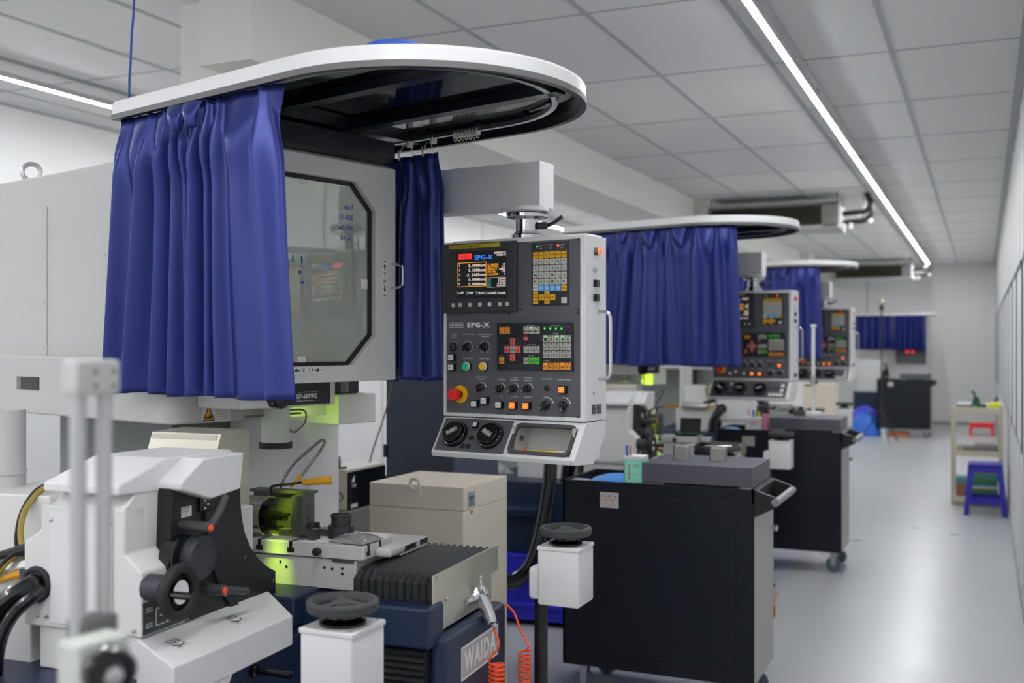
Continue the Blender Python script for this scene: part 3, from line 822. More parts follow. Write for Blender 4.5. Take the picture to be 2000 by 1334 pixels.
# lower roof cover along the front
c = MB().add(T, [(-1.655, 1.985, .870), (-1.655, 2.52, .866), (-1.49, 2.385, .843), (-1.49, 1.908, .843), (-1.655, 1.985, .765), (-1.655, 2.52, .765), (-1.49, 2.385, .765), (-1.49, 1.908, .765)], [(0, 1, 2, 3), (4, 7, 6, 5), (3, 2, 6, 7), (2, 1, 5, 6), (0, 3, 7, 4), (1, 0, 4, 5)], white2)
c.prism(T, [(1.915, .768), (2.13, .768), (2.05, .66), (1.915, .60)], -1.66, -1.492, 'a', white2)
apron = obj('apron_cover', c, M1, bev=.004, label='white sloping apron cover', sharp=8)
c = MB()
for t_, k in ((1.995, 1), (2.22, 1)):
    AP = T @ Matrix.Translation((-1.575, t_ + .03, .8575)) @ Matrix.Rotation(math.radians(10.0), 4, 'Y')
    rect(c, AP, -.028, .028, -.027, .027, mat('pale_label', (214, 212, 212), .5))
    for i in range(3): rect(c, AP, -.022, -.004, .014 - i * .013, .019 - i * .013, inkd, .0005)
    c.tube(AP, [(.004, -.02, .001), (.014, -.008, .001), (.014, .008, .001), (.006, .018, .001)], .0012, inkd, 6)
    for i in range(2): rect(c, AP, .016 + i * .004, .018 + i * .004, -.018, -.006, inkd, .0005)
obj('pictogram_labels', c, apron, label='small white pictogram labels')
for z, t_ in ((.735, 2.25), (.700, 2.02)):
    c = MB().lathe(T, (-1.525, t_, z), (1, 0, 0), [(.016, 0), (.016, .016), (.0085, .018), (.0085, .10), (.0095, .102), (.0095, .115), (.004, .115), (.004, .10)], gloss, 16)
    obj('side_lever', c, M1, label='black rod lever')
# stainless cover above, behind the cap
c = MB().prism(T, [(2.42, 1.255), (2.44, 1.302), (2.575, 1.305), (2.575, 1.07), (2.47, 1.07), (2.45, 1.255)], -1.98, -1.75, 'a', steel).box(T, (-1.975, -1.76), (2.432, 2.445), (1.262, 1.298), cream)
obj('steel_cover', c, M1, bev=.002, label='stainless cover behind the white roof')
# left: cables and connectors
c = MB().box(T, (-1.995, -1.93), (1.978, 1.988), (.93, 1.005), slate)
obj('cable_entry', c, wh, label='slate cable entry plate')
c = MB().tube(R, [T @ Vector((-1.945, 1.995, .975)), T @ Vector((-1.95, 1.955, .972)), T @ Vector((-1.99, 1.91, .93)), T @ Vector((-2.02, 1.89, .86)), T @ Vector((-2.03, 1.89, .76)), T @ Vector((-2.04, 1.92, .64))], .024, gloss, 14, 8)
c.tube(R, [T @ Vector((-1.925, 1.995, .965)), T @ Vector((-1.93, 1.96, .955)), T @ Vector((-1.965, 1.925, .91)), T @ Vector((-1.99, 1.91, .84)), T @ Vector((-2.0, 1.91, .74)), T @ Vector((-2.01, 1.93, .64))], .018, gloss, 12, 8)
c.torus(T, (-1.945, 1.982, .973), (0, -1, 0), .036, .008, rubber, 28, 10)
obj('spiral_cable', c, M1, label='thick black spiral wrapped cable')
c = MB().tube(R, [at(104, 945, 2.75), at(75, 962, 2.72), at(48, 1000, 2.68), at(40, 1040, 2.64), at(44, 1070, 2.62), at(50, 1090, 2.61)], .0075, hosey, 10)
c.tube(R, [at(100, 942, 2.76), at(68, 960, 2.73), at(42, 1000, 2.69), at(32, 1045, 2.65), at(34, 1070, 2.63), at(48, 1085, 2.61)], .005, rubber, 10)
c.tube(R, [at(-20, 1090, 2.6), at(20, 1080, 2.6), at(55, 1072, 2.6)], .014, rubber, 10, rad=lambda u: .008 + .008 * u)
c.tube(R, [at(-15, 1140, 2.58), at(8, 1105, 2.58), at(30, 1085, 2.6)], .007, hosey, 10).tube(R, [at(-15, 1125, 2.57), at(15, 1090, 2.58), at(42, 1075, 2.6)], .005, rubber, 8)
c.tube(R, [at(-15, 1140, 2.59), at(25, 1124, 2.59), at(45, 1121, 2.59)], .010, yellowh, 10, rad=lambda u: .006 + .006 * u)
obj('coolant_lines', c, M1, label='amber and black hoses on the left side')
c = MB().box(T, (-2.36, -2.0), (2.02, 2.6), (.685, .985), white).box(T, (-2.3, -2.04), (2.12, 2.5), (.98, 1.16), white)
c.tube(T, [(-2.30, 2.0, 1.0), (-2.14, 2.02, .985), (-2.02, 2.06, 1.0)], .035, ductm, 14)
obj('side_cabinet', c, M1, bev=.006)
c = MB().cyl(R, at(8, 1330, 2.9), at(8, 800, 2.9), .055, cabinetm, None, 24).cyl(R, at(8, 925, 2.9), at(8, 918, 2.9), .058, cabinetm, None, 24)
obj('round_pillar', c, M1, label='white round pillar at the left')
c = MB().torus(T, (-2.62, 1.72, 1.0), (.6, -1, .15), .052, .014, rubber, 36, 12).lathe(T, (-2.62, 1.73, 1.0), (.6, -1, .15), [(.05, 0), (.03, .006), (.024, .012), (.024, .02), (0, .02)], rubber).lathe(T, (-2.607, 1.708, 1.003), (.6, -1, .15), [(.024, 0), (0, .002)], keyw).cyl(T, (-2.62, 1.73, 1.0), (-2.55, 1.85, .98), .016, black)
hw2 = obj('handwheel', c, M1, label='black handwheel on the left flank')
c = MB().cyl(T, (-2.66, 1.71, 1.03), (-2.70, 1.64, 1.04), .008, gloss)
obj('crank_grip', c, hw2)
c = MB().box(T, (-2.60, -2.50), (1.80, 1.95), (.60, .96), white)
obj('handwheel_bracket', c, M1, bev=.005)
# ------------------------------------------------------------------ curtains
def sm(x):
    x = max(0.0, min(1.0, x)); return x * x * (3 - 2 * x)
def curtain(label, group, d0, d1, pleats, ztop, zbot, flare, amp=1.0, flaps=(), wav=.012, seed=1, name='curtain'):
    """hangs from the rail between rail distances d0 and d1; pleats = (u, height, width, drift)"""
    rnd = random.Random(seed)
    ph = [rnd.uniform(0, 6.28) for _ in range(6)]
    nu, nw = 300, 40
    base = [rail_path(d0 + (d1 - d0) * i / nu) for i in range(nu + 1)]
    vs, fs = [], []
    for j in range(nw + 1):
        w = j / nw
        for i in range(nu + 1):
            u = i / nu
            v, n, nv, nn = base[i]
            tv, tn = -nn, nv
            d = .022 * abs(amp) * (1 if nn < .5 else 0); tside = 0.0
            for (pu, ph_, pw, dr) in pleats:
                s_ = pw * (.30 + .75 * sm(w / .30))
                c_ = pu + dr * w
                q = (u - c_) / s_
                e = math.exp(-q * q)
                d += ph_ * amp * e * (.22 + .83 * sm(w / .22))
                d -= .75 * ph_ * amp * math.exp(-(q / 2.2) ** 2) * sm(w / .2)
                # pinch just below the heading
                pin = math.exp(-((w - .06) / .05) ** 2)
                tside -= (u - c_) * e * .35 * pin * abs(d1 - d0)
            d += .036 * amp * sm(w / .2)
            d += wav * sm(w / .5) * (math.sin(u * 11 + ph[0]) * .5 + math.sin(u * 23 + ph[1] + w) * .3)
            d += .004 * math.sin(u * 40 + ph[2] + w * 3) * (1 - w)
            fl = flare * w ** 1.3 * (u - .5) * 2 + tside
            zz = ztop + (zbot - ztop) * w
            if w == 1: zz += .004 * math.sin(u * 17 + ph[3])
            vs.append((v + nv * d + tv * fl, n + nn * d + tn * fl, zz))
    for j in range(nw):
        for i in range(nu):
            a = j * (nu + 1) + i
            fs.append((a, a + 1, a + nu + 2, a + nu + 1))
    c = MB().add(U, vs, fs, curtainm)
    fm = MB()
    for (uu, wd, drop, lean) in flaps:
        v, n, nv, nn = rail_path(d0 + (d1 - d0) * uu)
        tv, tn = -nn, nv
        P = []
        for a_ in range(7):
            for b_ in range(7):
                p = a_ / 6 - .5; q = b_ / 6
                lift = .062 + .022 * math.sin(q * PI * .8) + .014 * math.cos(p * PI)
                off = p * wd * (1 - .75 * q) + lean * q
                P.append((v + nv * lift + tv * off, n + nn * lift + tn * off, ztop - .012 - drop * q))
        F_ = [(a_ * 7 + b_, a_ * 7 + b_ + 1, (a_ + 1) * 7 + b_ + 1, (a_ + 1) * 7 + b_) for a_ in range(6) for b_ in range(6)]
        fm.add(U, P, F_, curtainm)
    q0 = rail_path((d0 + d1) / 2)
    L = U @ Vector((q0[0], q0[1], zbot))
    o = obj(name, c, loc=L, sharp=180)
    md = o.modifiers.new('cloth', 'SOLIDIFY'); md.thickness = .0022; md.offset = 0
    if fm.v:
        fo = obj('folded_heading', fm, o, sharp=180); md = fo.modifiers.new('cloth', 'SOLIDIFY'); md.thickness = .0022; md.offset = 0
    for (pu, ph_, pw, dr) in pleats:
        if ph_ < .03: continue
        v, n, nv, nn = rail_path(d0 + (d1 - d0) * pu)
        obj('hook', MB().tube(U, [(v, n, HZ + .006), (v + nv * .01, n + nn * .01, ztop - .005), (v + nv * .012, n + nn * .012, ztop - .03)], .0016, alu, 6, 3), o, label='wire curtain hook')
    tag(o, label, 'curtain', group)
    return o
CG = 'blue machine curtains'
front_pleats = [(.055, .055, .030, -.02), (.215, .075, .034, -.05), (.325, .075, .032, -.02), (.405, .065, .026, .0), (.455, .05, .020, .01), (.535, .075, .026, -.01), (.60, .078, .024, .01), (.655, .075, .024, .02), (.905, .085, .050, .03)]
cur1 = curtain('tall wide blue curtain hanging over the warning label, beside the uncovered glass screen', CG, .012, .775, front_pleats, HZ - .003, 1.400, .062,
               flaps=((.46, .10, .075, .025), (.555, .10, .075, .025)), seed=3)
back_pleats = [(.10, .035, .05, .0), (.36, .045, .07, .02), (.62, .035, .06, -.03), (.88, -.03, .06, .0)]
D_END = RAIL_L - (VC - V0) + .275          # far side of the oval, v about -2.48
cur2 = curtain('narrow gathered dark blue curtain between the uncovered glass screen and the tray pendant', CG, D_END, D_END + .36, back_pleats, HZ - .045, 1.42, .03, amp=1.0, seed=5)

# ------------------------------------------------------------------ control pendant
PO = rm(-.2245, 3.507, 1.310)
PW, PH = .533, .570
def pendant(org, label, variant, group):
    F = rot(-8.74, org)                                # a = width, b = depth, c = height
    Q = F @ Matrix(((1, 0, 0, 0), (0, 0, -1, 0), (0, 1, 0, 0), (0, 0, 0, 1)))   # face plane: x = width, y = height, z towards the viewer
    def z7(X, Y):
        """fascia survey (enlargement of the reference frame) -> panel coordinates"""
        x = 840 + X / 5.263; y = 440 + Y / 5.263
        r = (x - 1000) / FPX
        a = (r * 3.507 + .2245) / (.8415 + .54 * r)
        z = 3.507 - .54 * a
        return a, CH + (670 - y) * z / FPX - 1.310
    def z8(X, Y): return z7(X, Y + 1158)
    def zr(f, X0, Y0, X1, Y1):
        a0, c1 = f(X0, Y0); a1, c0 = f(X1, Y1)
        return a0, a1, c0, c1
    def up(z): return Q @ Matrix.Translation((0, 0, z))
    t = thing('control_pendant', label, 'control panel', F @ Vector((.26, .06, -.12)), group)
    c = MB().box(F, (0, PW), (.003, .134), (0, PH), white2)
    c.ring(F, [(0, 0), (PW, 0), (PW, PH), (0, PH)], [(.010, .012), (PW - .018, .012), (PW - .018, PH - .012), (.010, PH - .012)], -.004, .004, 'b', white2)
    c.box(F, (.02, PW - .01), (.02, .125), (PH, PH + .006), white2)
    hous = obj('housing', c, t, bev=.0025)
    c = MB().box(F, (.009, PW - .017), (.0005, .004), (.011, PH - .011), panelgr)
    fas = obj('fascia', c, t, label='charcoal fascia')
    # print on the fascia
    c = MB(); P0 = up(0)
    r_ = zr(z7, 200, 1000, 342, 1052)
    w_ = .0013
    for q in ((r_[0], r_[1], r_[3] - w_, r_[3]), (r_[0], r_[1], r_[2], r_[2] + w_), (r_[0], r_[0] + w_, r_[2], r_[3]), (r_[1] - w_, r_[1], r_[2], r_[3])): rect(c, P0, *q, ink)
    c.text(P0, 'WAIDA', (r_[0] + .004, r_[1] - .004, r_[2] + .0035, r_[3] - .0035), ink, .03)
    c.text(P0, 'SPG-X', zr(z7, 380, 998, 612, 1050), ink, .06)
    for s_, x0, x1, y0, y1 in (('Z AXIS', 225, 275, 1118, 1130), ('SELECT', 222, 278, 1148, 1160), ('JOG FEED RATE', 337, 452, 1115, 1128), ('GRINDING FEED RATE', 492, 636, 1115, 1127), ('OVERRIDE', 522, 606, 1138, 1150)):
        c.text(P0, s_, zr(z7, x0, y0, x1, y1), ink)
    for s_, x0, x1, y0, y1 in (('CYCLE START', 337, 450, 203, 217), ('FEED HOLD', 512, 612, 205, 219), ('TABLE FEED RATE', 470, 590, 395, 407), ('OVERRIDE', 487, 572, 418, 430), ('W', 716, 746, 402, 412), ('OVERRIDE', 687, 773, 423, 435), ('STROKE', 834, 902, 402, 413), ('OVERRIDE', 824, 909, 427, 439), ('SPINDLE', 972, 1044, 404, 416), ('OVERRIDE', 963, 1050, 431, 443),
                               ('OIL', 716, 746, 595, 606), ('STROKE', 834, 902, 599, 611), ('SPINDLE', 968, 1042, 603, 616), ('WORK OUTLET', 1142, 1262, 414, 430), ('WORK CHANGE', 1312, 1445, 421, 437)):
        c.text(P0, s_, zr(z8, x0, y0, x1, y1), ink)
    def dialmarks(X, Y, r, n, a0, a1, L=.004):
        cx, cy = z7(X, Y)
        for k in range(n):
            a = math.radians(a0 + (a1 - a0) * k / (n - 1))
            D = P0 @ Matrix.Translation((cx, cy, 0)) @ Matrix.Rotation(a, 4, 'Z')
            rect(c, D, r, r + L, -.0006, .0006, ink)
    dialmarks(388, 1250, .0165, 24, -60, 240); dialmarks(562, 1250, .0165, 11, -60, 240, .006); dialmarks(243, 1250, .0135, 3, 45, 135, .005)
    def arcmark(f, X, Y, r, a0, a1, w0=.0005, w1=.003):
        cx, cy = f(X, Y); vs = []; n = 14
        for k in range(n + 1):
            a = math.radians(a0 + (a1 - a0) * k / n); w = (w0 + (w1 - w0) * (1 - k / n)) if True else 0
            vs += [(cx + r * math.cos(a), cy + r * math.sin(a), 0), (cx + (r + w) * math.cos(a), cy + (r + w) * math.sin(a), 0)]
        c.add(P0, vs, [(2 * k, 2 * k + 1, 2 * k + 3, 2 * k + 2) for k in range(n)], ink)
    for X, Y in ((525, 510), (722, 518), (862, 520), (1005, 522)): arcmark(z8, X, Y, .017, 10, 100)
    for X, Y in ((1195, 690), (1370, 695)): arcmark(z8, X, Y, .024, 15, 125, .001, .0035)
    obj('lettering', c, fas, label='white lettering and dial scales')
    # display unit
    a0, a1, c0, c1 = zr(z7, 145, 205, 905, 890)
    c0_, bz = None, MB().box(F, (a0, a1), (-.014, .002), (c0, c1), bezelm, .003)
    for X, Y in ((928, 172), (930, 865), (812, 905), (1525, 145), (1523, 870), (1523, 905)):
        p = z7(X, Y); c = MB().lathe(F, (p[0], .0005, p[1]), (0, -1, 0), [(.0035, 0), (.0035, .003), (0, .0035)], black, 10); obj('screw', c, fas)
    for X, Y in ((160, 750), (810, 785), (1520, 815), (470, 800)):
        p = z8(X, Y); c = MB().lathe(F, (p[0], .0005, p[1]), (0, -1, 0), [(.0035, 0), (.0035, .003), (0, .0035)], black, 10); obj('screw', c, fas)
    disp = obj('display_unit', bz, t, label='dark display bezel')
    B1 = up(.0145)
    c = MB(); q = zr(z7, 222, 212, 745, 225); rect(c, B1, q[0], q[1], q[2] + .001, q[3], mat('yellow_strip', (190, 170, 18), .5))
    L_ = q[1] - q[0]
    c.text(up(.0149), 'FANUC', (q[0] + .004, q[0] + L_ * .18, q[2] + .004, q[3] - .004), warnr).text(up(.0149), 'Series 32i-MODEL B', (q[0] + L_ * .2, q[0] + L_ * .62, q[2] + .004, q[3] - .004), inkd)
    c2 = MB(); q = zr(z7, 300, 280, 810, 745); rect(c2, B1, *q, scr)
    so = obj('screen', c2, disp, label='lit screen with colour readouts')
    obj('model_strip', c, disp, label='yellow model strip')
    c = MB(); S1 = up(.0150); S2 = up(.0153)
    def sf(m, x0, y0, x1, y1, w, Fm=S1):
        q = zr(z7, x0, y0, x1, y1)
        for r4 in ((q[0], q[1], q[3] - w, q[3]), (q[0], q[1], q[2], q[2] + w), (q[0], q[0] + w, q[2], q[3]), (q[1] - w, q[1], q[2], q[3])): rect(c, Fm, *r4, m)
    q = zr(z7, 320, 302, 453, 350); rect(c, S1, *q, e_red)
    c.text(S2, 'WAIDA', (q[0] + .004, q[1] - .004, q[2] + .004, q[3] - .004), mat('screen_dark_red', (120, 16, 14), .5))
    c.text(S1, 'SPG-X', zr(z7, 483, 313, 668, 350), e_blue)
    c.text(S1, '2020/02/27', zr(z7, 685, 276, 806, 291), e_white).text(S1, '10:30:11', zr(z7, 712, 299, 806, 314), e_white)
    sf(e_or, 310, 392, 603, 628, .0016)
    for i, (ax, v_) in enumerate((('X', '0. 0000mm'), ('Y', '3. 5000mm'), ('Z', '-3. 2165mm'), ('U', '0. 0000mm'), ('W', '0. 0000mm'))):
        yc = 418 + i * 47.5
        c.text(S1, ax, zr(z7, 322, yc - 11, 337, yc + 11), e_white)
        c.text(S1, v_, zr(z7, 395 if '-' in v_ else 422, yc - 14, 596, yc + 9), e_white)
    for i, (s_, v_) in enumerate((('G.F.MODE:', '60'), ('JOG FEED:', '0.0'), ('SPINDLE:', '10000'), ('STROKE:', '120'), ('CYLINDER:', '0'))):
        yc = 407 + i * 24.5
        c.text(S1, s_, zr(z7, 617, yc - 8, 617 + len(s_) * 12.6, yc + 8), e_or)
        c.text(S1, v_, zr(z7, 800 - len(v_) * 12.5, yc - 14, 800, yc + 3), e_white)
    sf(e_white, 610, 540, 803, 635, .0007)
    for i, (s_, v_) in enumerate((('X2:', '0.0000'), ('Y2:', '5.0000'), ('Z2:', '-3.5000'), ('W2:', '12.5000'))):
        yc = 556 + i * 22
        q = zr(z7, 617, yc - 8, 655, yc + 8); c.text(S1, s_, q, e_teal); c.text(S1, v_, zr(z7, 798 - len(v_) * 12, yc - 10, 798, yc + 5), e_white)
    for i, s_ in enumerate(('LIST', 'STEP', 'TEACH', 'DOUBLE', 'DYNODE')):
        x0 = 305 + i * 100
        c.text(S1, '[', (lambda q: q)(zr(z7, x0, 683, x0 + 5, 715)), e_teal); c.text(S1, ']', zr(z7, x0 + 92, 683, x0 + 97, 715), e_teal)
        c.text(S1, s_, zr(z7, x0 + 14, 688, x0 + 20 + len(s_) * 12, 709), e_white)
    obj('readouts', c, so, label=None) if False else obj('screen_readouts', c, disp, label='lit letters and figures')
    c = MB()
    for i, X in enumerate((267, 338, 438, 540, 640, 743, 820)):
        p = z7(X, 823 - i * 2.2)
        c.box(F, (p[0] - .0062, p[0] + .0062), (-.0172, -.0135), (p[1] - .0062, p[1] + .0062), keyw, .001)
        if i in (0, 6): c.text(up(.0174), '<' if i == 0 else '>', (p[0] - .002, p[0] + .002, p[1] - .002, p[1] + .002), inkd)
    obj('softkeys', c, disp, label='row of grey softkeys')
    # keypad
    q = zr(z7, 1045, 185, 1430, 822)
    c = MB().box(F, (q[0], q[1]), (-.002, .002), (q[2], q[3]), paneldk, .001)
    def key(X, Y, w, h_, m, txt=None, tm=None, pad=.26, sub=None, led=None):
        p = z7(X, Y)
        w2, h2 = w / 5.263 * 3.36 / FPX / .8415 / 2 * .94, h_ / 5.263 * 3.36 / FPX / 2 * .94
        c.box(F, (p[0] - w2, p[0] + w2), (-.0042, -.001), (p[1] - h2, p[1] + h2), m, .0005, 1)
        K = up(.0044)
        if txt:
            L_ = txt.split('/')
            for i, s_ in enumerate(L_):
                ht = h2 * (1.0 if len(L_) == 1 else .55) * (.62 if len(s_) > 1 else .85)
                wd = min(w2 * .85, ht * .5 * len(s_))
                yc = p[1] + (0 if len(L_) == 1 else (h2 * .34 - i * h2 * .68)) - (h2 * .2 if led is not None else 0)
                c.text(K, s_, (p[0] - wd, p[0] + wd, yc - ht / 2, yc + ht / 2), tm or inkd)
        if sub: c.text(K, sub, (p[0] + w2 * .45, p[0] + w2 * .8, p[1] - h2 * .85, p[1] - h2 * .45), inkd)
        if led is not None:
            rect(c, K, p[0] - w2 * .28, p[0] + w2 * .28, p[1] + h2 * .55, p[1] + h2 * .9, led)
    xs = (1090, 1147, 1205, 1263, 1322, 1382)
    sl = lambda X: (X - 1090) * -.055
    for X, s_ in zip(xs, ('POS', 'PROG', 'OFS/SET', 'SYSTEM', 'MESSAGE', 'GRAPH')): key(X, 311 + sl(X) * .9, 54, 68, keyy, s_, pad=.2)
    rows = (('O', 'N', 'G', '7', '8', '9'), ('X', 'Y', 'Z', '4', '5', '6'), ('M', 'S', 'T', '1', '2', '3'), ('F', 'H', 'EOB', '-', '0', '.'))
    subs = 'PQRABC UVWDEF IJKLMN LDE+.,'.replace(' ', '')
    for j, rw in enumerate(rows):
        for i, (X, s_) in enumerate(zip(xs, rw)): key(X, 378 + j * 67.5 + sl(X) * (.75 - j * .15), 54, 63, keyw, s_, sub=subs[(j * 6 + i) % len(subs)])
    for i, (X, s_) in enumerate(zip(xs, ('SHIFT', 'F1', 'F2', 'F3', 'F4', 'INPUT'))):
        key(X, 646 + sl(X) * .15, 54, 63, (litwhite, keyb, keyb, keyb, keyb, keyy)[i], s_, ink if 0 < i < 5 else inkd)
    for X, Y, s_ in ((1090, 712, 'PAGE'), (1090, 779, 'PAGE'), (1150, 743, '<'), (1207, 709, '^'), (1207, 776, 'v'), (1265, 739, '>')): key(X, Y, 54, 62, keyy, s_)
    key(1382, 770, 54, 60, litwhite, 'RE/SET')
    K = up(.0024)
    q = zr(z7, 1083, 205, 1420, 252)
    for r4 in ((q[0], q[1], q[3] - .0006, q[3]), (q[0], q[1], q[2], q[2] + .0006)): rect(c, K, *r4, seamm)
    for X in (1195, 1305): p = z7(X, 225); rect(c, K, p[0] - .0003, p[0] + .0003, q[2], q[3], seamm)
    for X, Y, s_ in ((1118, 213, 'READY'), (1225, 208, 'EDIT LOCK'), (1345, 203, 'ALARM'), (1118, 240, 'NC ALM'), (1225, 236, 'PC ALM'), (1345, 232, 'BATT')):
        p = z7(X, Y); c.text(K, s_, (p[0], p[0] + .013, p[1] - .0014, p[1] + .0014), ink)
    for X, Y, m_, r0 in ((1103, 222, ledg, .0028), (1320, 208, ledr, .004)):
        p = z7(X, Y); c.ball(F, (p[0], -.002, p[1]), r0, m_, (1, .6, 1), 12)
    obj('keypad', c, t, label='keypad of yellow, grey and blue keys')
    # membrane keyboard
    a0, c1 = z7(690, 1005); a1, c0 = z8(1480, 345)
    c = MB().box(F, (a0, a1), (-.002, .002), (c0, c1), paneldk, .001)
    for X in (745, 800): key(X, 1082, 54, 76, keyo, 'A/B', led=inkd)
    for X, l_ in ((992, inkd), (1048, ledg), (1105, inkd)): key(X, 1080, 54, 76, keyw, 'MDI', led=l_)
    key(990, 1162, 52, 72, keyr, 'EMG', ink)
    for X, Y, s_ in ((853, 1195, '^'), (797, 1277, '<'), (908, 1277, '>'), (853, 1358, 'v')): key(X, Y, 54, 76, keyp, s_, led=keyr)
    key(853, 1277, 54, 76, keyw, 'RAP', led=inkd)
    for X in (992, 1048, 1105): key(X, 1278, 54, 76, keyw, 'x10', led=inkd)
    key(742, 1387, 54, 76, keyo, 'SET', led=inkd)
    for X, m_ in ((992, keyw), (1048, keyg), (1105, keyg)): key(X, 1391, 54, 76, m_, 'ON', led=inkd)
    for j in range(3):
        for i, X in enumerate((1192, 1250, 1308, 1367, 1425)):
            key(X, 1166 + j * 81, 54, 76, keyw, ('1', '2', '3', '4', '5')[i] if j == 0 else (('BLK', 'SKP', 'DRY', 'LCK', 'OPT') if j == 1 else ('AUX', 'REF', 'DRS', 'OSC', 'RET'))[i], led=(ledg if j == 0 and i in (0, 2, 3) else inkd))
    for i, X in enumerate((1192, 1250, 1308, 1367, 1425)): key(X, 1450, 54, 76, keyo, 'X%d' % (i + 1), led=(e_or if i in (0, 3) else inkd))
    q = zr(z7, 1165, 1045, 1450, 1078)
    for r4 in ((q[0], q[1], q[3] - .0006, q[3]), (q[0], q[1], q[2], q[2] + .0006), (q[1] - .0006, q[1], q[2], q[3]), (q[0], q[0] + .0006, q[2], q[3])): rect(c, K, *r4, seamm)
    for X in (1182, 1238, 1297, 1355): p = z7(X, 1061); c.ball(F, (p[0], -.002, p[1]), .0032, ledg, (1, .6, 1), 12)
    for X, Y, s_, wd in ((1000, 1030, 'MODE SELECT', .03), (1240, 1028, 'REFERENCE POINT', .034), (1262, 1113, 'OPERATION', .02), (1005, 1228, 'RAPID OVERRIDE', .03), (1175, 1392, 'SPINDLE MODE', .02), (1010, 1340, 'COOLANT', .022), (722, 1340, 'JOG', .01)):
        p = z7(X, Y); c.text(K, s_, (p[0], p[0] + wd, p[1] - .0014, p[1] + .0014), ink)
    obj('membrane_keyboard', c, t, label='black membrane keyboard with coloured keys')
    c = MB()
    p0 = z7(650, 985); p1 = z8(1500, 362); nx, ny = 26, 18
    vs = [(p0[0] + (p1[0] - p0[0]) * i / nx, -.0055 - .0018 * math.sin(i * .9 + j * .7) - .002 * random.random(), p1[1] + (p0[1] - p1[1]) * j / ny) for j in range(ny + 1) for i in range(nx + 1)]
    c.add(F, vs, [(j * (nx + 1) + i, j * (nx + 1) + i + 1, (j + 1) * (nx + 1) + i + 1, (j + 1) * (nx + 1) + i) for j in range(ny) for i in range(nx)], filmm)
    obj('protective_film', c, t, label='clear wrinkled protective film')
    # knobs and buttons
    def knob(f, X, Y, r, ang, name='rotary_knob', long=1.0, lab='black rotary knob'):
        p = f(X, Y)
        c = MB().lathe(F, (p[0], 0, p[1]), (0, -1, 0), [(r, 0), (r, .008), (r * .8, .010), (r * .74, .020), (r * .62, .022), (0, .022)], gloss, 24)
        K = up(.0) @ Matrix.Translation((p[0], p[1], 0)) @ Matrix.Rotation(math.radians(ang), 4, 'Z')
        c.box(K, (-r * .42, r * 1.12 * long), (-r * .30, r * .30), (.009, .026), gloss, .0015)
        rect(c, K, r * .55 * long, r * 1.05 * long, -r * .05, r * .05, ink, .0263)
        return obj(name, c, t, label=lab)
    knob(z7, 388, 1250, .0125, 225); knob(z7, 562, 1250, .0125, 165)
    for X, Y, a in ((525, 510, 245), (722, 518, 235), (862, 520, 240), (1005, 522, 225)): knob(z8, X, Y, .012, a)
    knob(z8, 1195, 690, .0135, 225, 'selector_switch', 1.25, 'long black selector switch'); knob(z8, 1370, 695, .0135, 300, 'selector_switch', 1.25, 'long black selector switch')
    p = z7(243, 1250)
    c = MB().lathe(F, (p[0], 0, p[1]), (0, -1, 0), [(.0135, 0), (.0135, .010), (.011, .013), (.006, .013), (.005, .011), (0, .011)], gloss)
    c.torus(F, (p[0], -.0132, p[1]), (0, -1, 0), .0085, .0014, iron, 24, 8).box(F, (p[0] - .001, p[0] + .001), (-.0125, -.011), (p[1] - .006, p[1] + .006), iron)
    obj('key_switch', c, t, label='black key switch')
    def sq(f, X, Y, m, lab):
        p = f(X, Y)
        c = MB().box(F, (p[0] - .0125, p[0] + .0125), (-.016, 0), (p[1] - .0115, p[1] + .0115), gloss, .001)
        c.box(F, (p[0] - .0095, p[0] + .0095), (-.0195, -.015), (p[1] - .009, p[1] + .009), m, .001)
        c.text(up(.0198), 'ON', (p[0] - .0035, p[0] + .0035, p[1] - .0022, p[1] + .0022), inkd if m is litwhite else mat('lit_text', (255, 190, 90), .5, emit=(255, 190, 90), es=1.2))
        obj('square_button', c, t, label=lab)
    for X, Y in ((242, 1358), (242, 1460)): sq(z7, X, Y, litwhite, 'white square push button')
    for X, Y, m_ in ((478, 675, litwhite), (578, 642, litwhite), (728, 687, litwhite), (868, 692, litor), (1008, 697, litor), (1378, 530, litor)):
        sq(z8, X, Y, m_, 'white square push button' if m_ is litwhite else 'orange lit square push button')
    for X, Y, m_, l_ in ((388, 1450, greenc, 'green push button'), (562, 1450, yellowc, 'yellow push button')):
        p = z7(X, Y)
        c = MB().lathe(F, (p[0], 0, p[1]), (0, -1, 0), [(.0150, 0), (.0150, .006), (.0145, .008)], gloss).lathe(F, (p[0], 0, p[1]), (0, -1, 0), [(.0142, .0), (.0142, .012), (.0125, .0135), (.0112, .0135)], litwhite)
        c.lathe(F, (p[0], 0, p[1]), (0, -1, 0), [(.0112, .010), (.0112, .019), (.0095, .0205), (0, .0205)], m_)
        obj('push_button', c, t, label=l_)
    p = z8(312, 578)
    c = MB().lathe(F, (p[0], 0, p[1]), (0, -1, 0), [(.029, 0), (.029, .0025), (.012, .003)], yring, 36).lathe(F, (p[0], 0, p[1]), (0, -1, 0), [(.012, 0), (.012, .026)], gloss)
    es = obj('emergency_stop', c, t, label='emergency stop with yellow ring')
    c = MB().lathe(F, (p[0], 0, p[1]), (0, -1, 0), [(.014, .022), (.0195, .026), (.0205, .034), (.0205, .042), (.0185, .046), (0, .047)], redc, 36)
    obj('red_mushroom', c, es, label='red mushroom head')
    p = z8(1200, 518)
    c = MB().lathe(F, (p[0], 0, p[1]), (0, -1, 0), [(.0085, 0), (.0085, .003), (.0065, .0035), (.0055, .001), (0, .001)], black)
    obj('outlet_socket', c, t, label='small round black socket')
    # right flank
    def fl(d, zc): return (PW, d, zc)
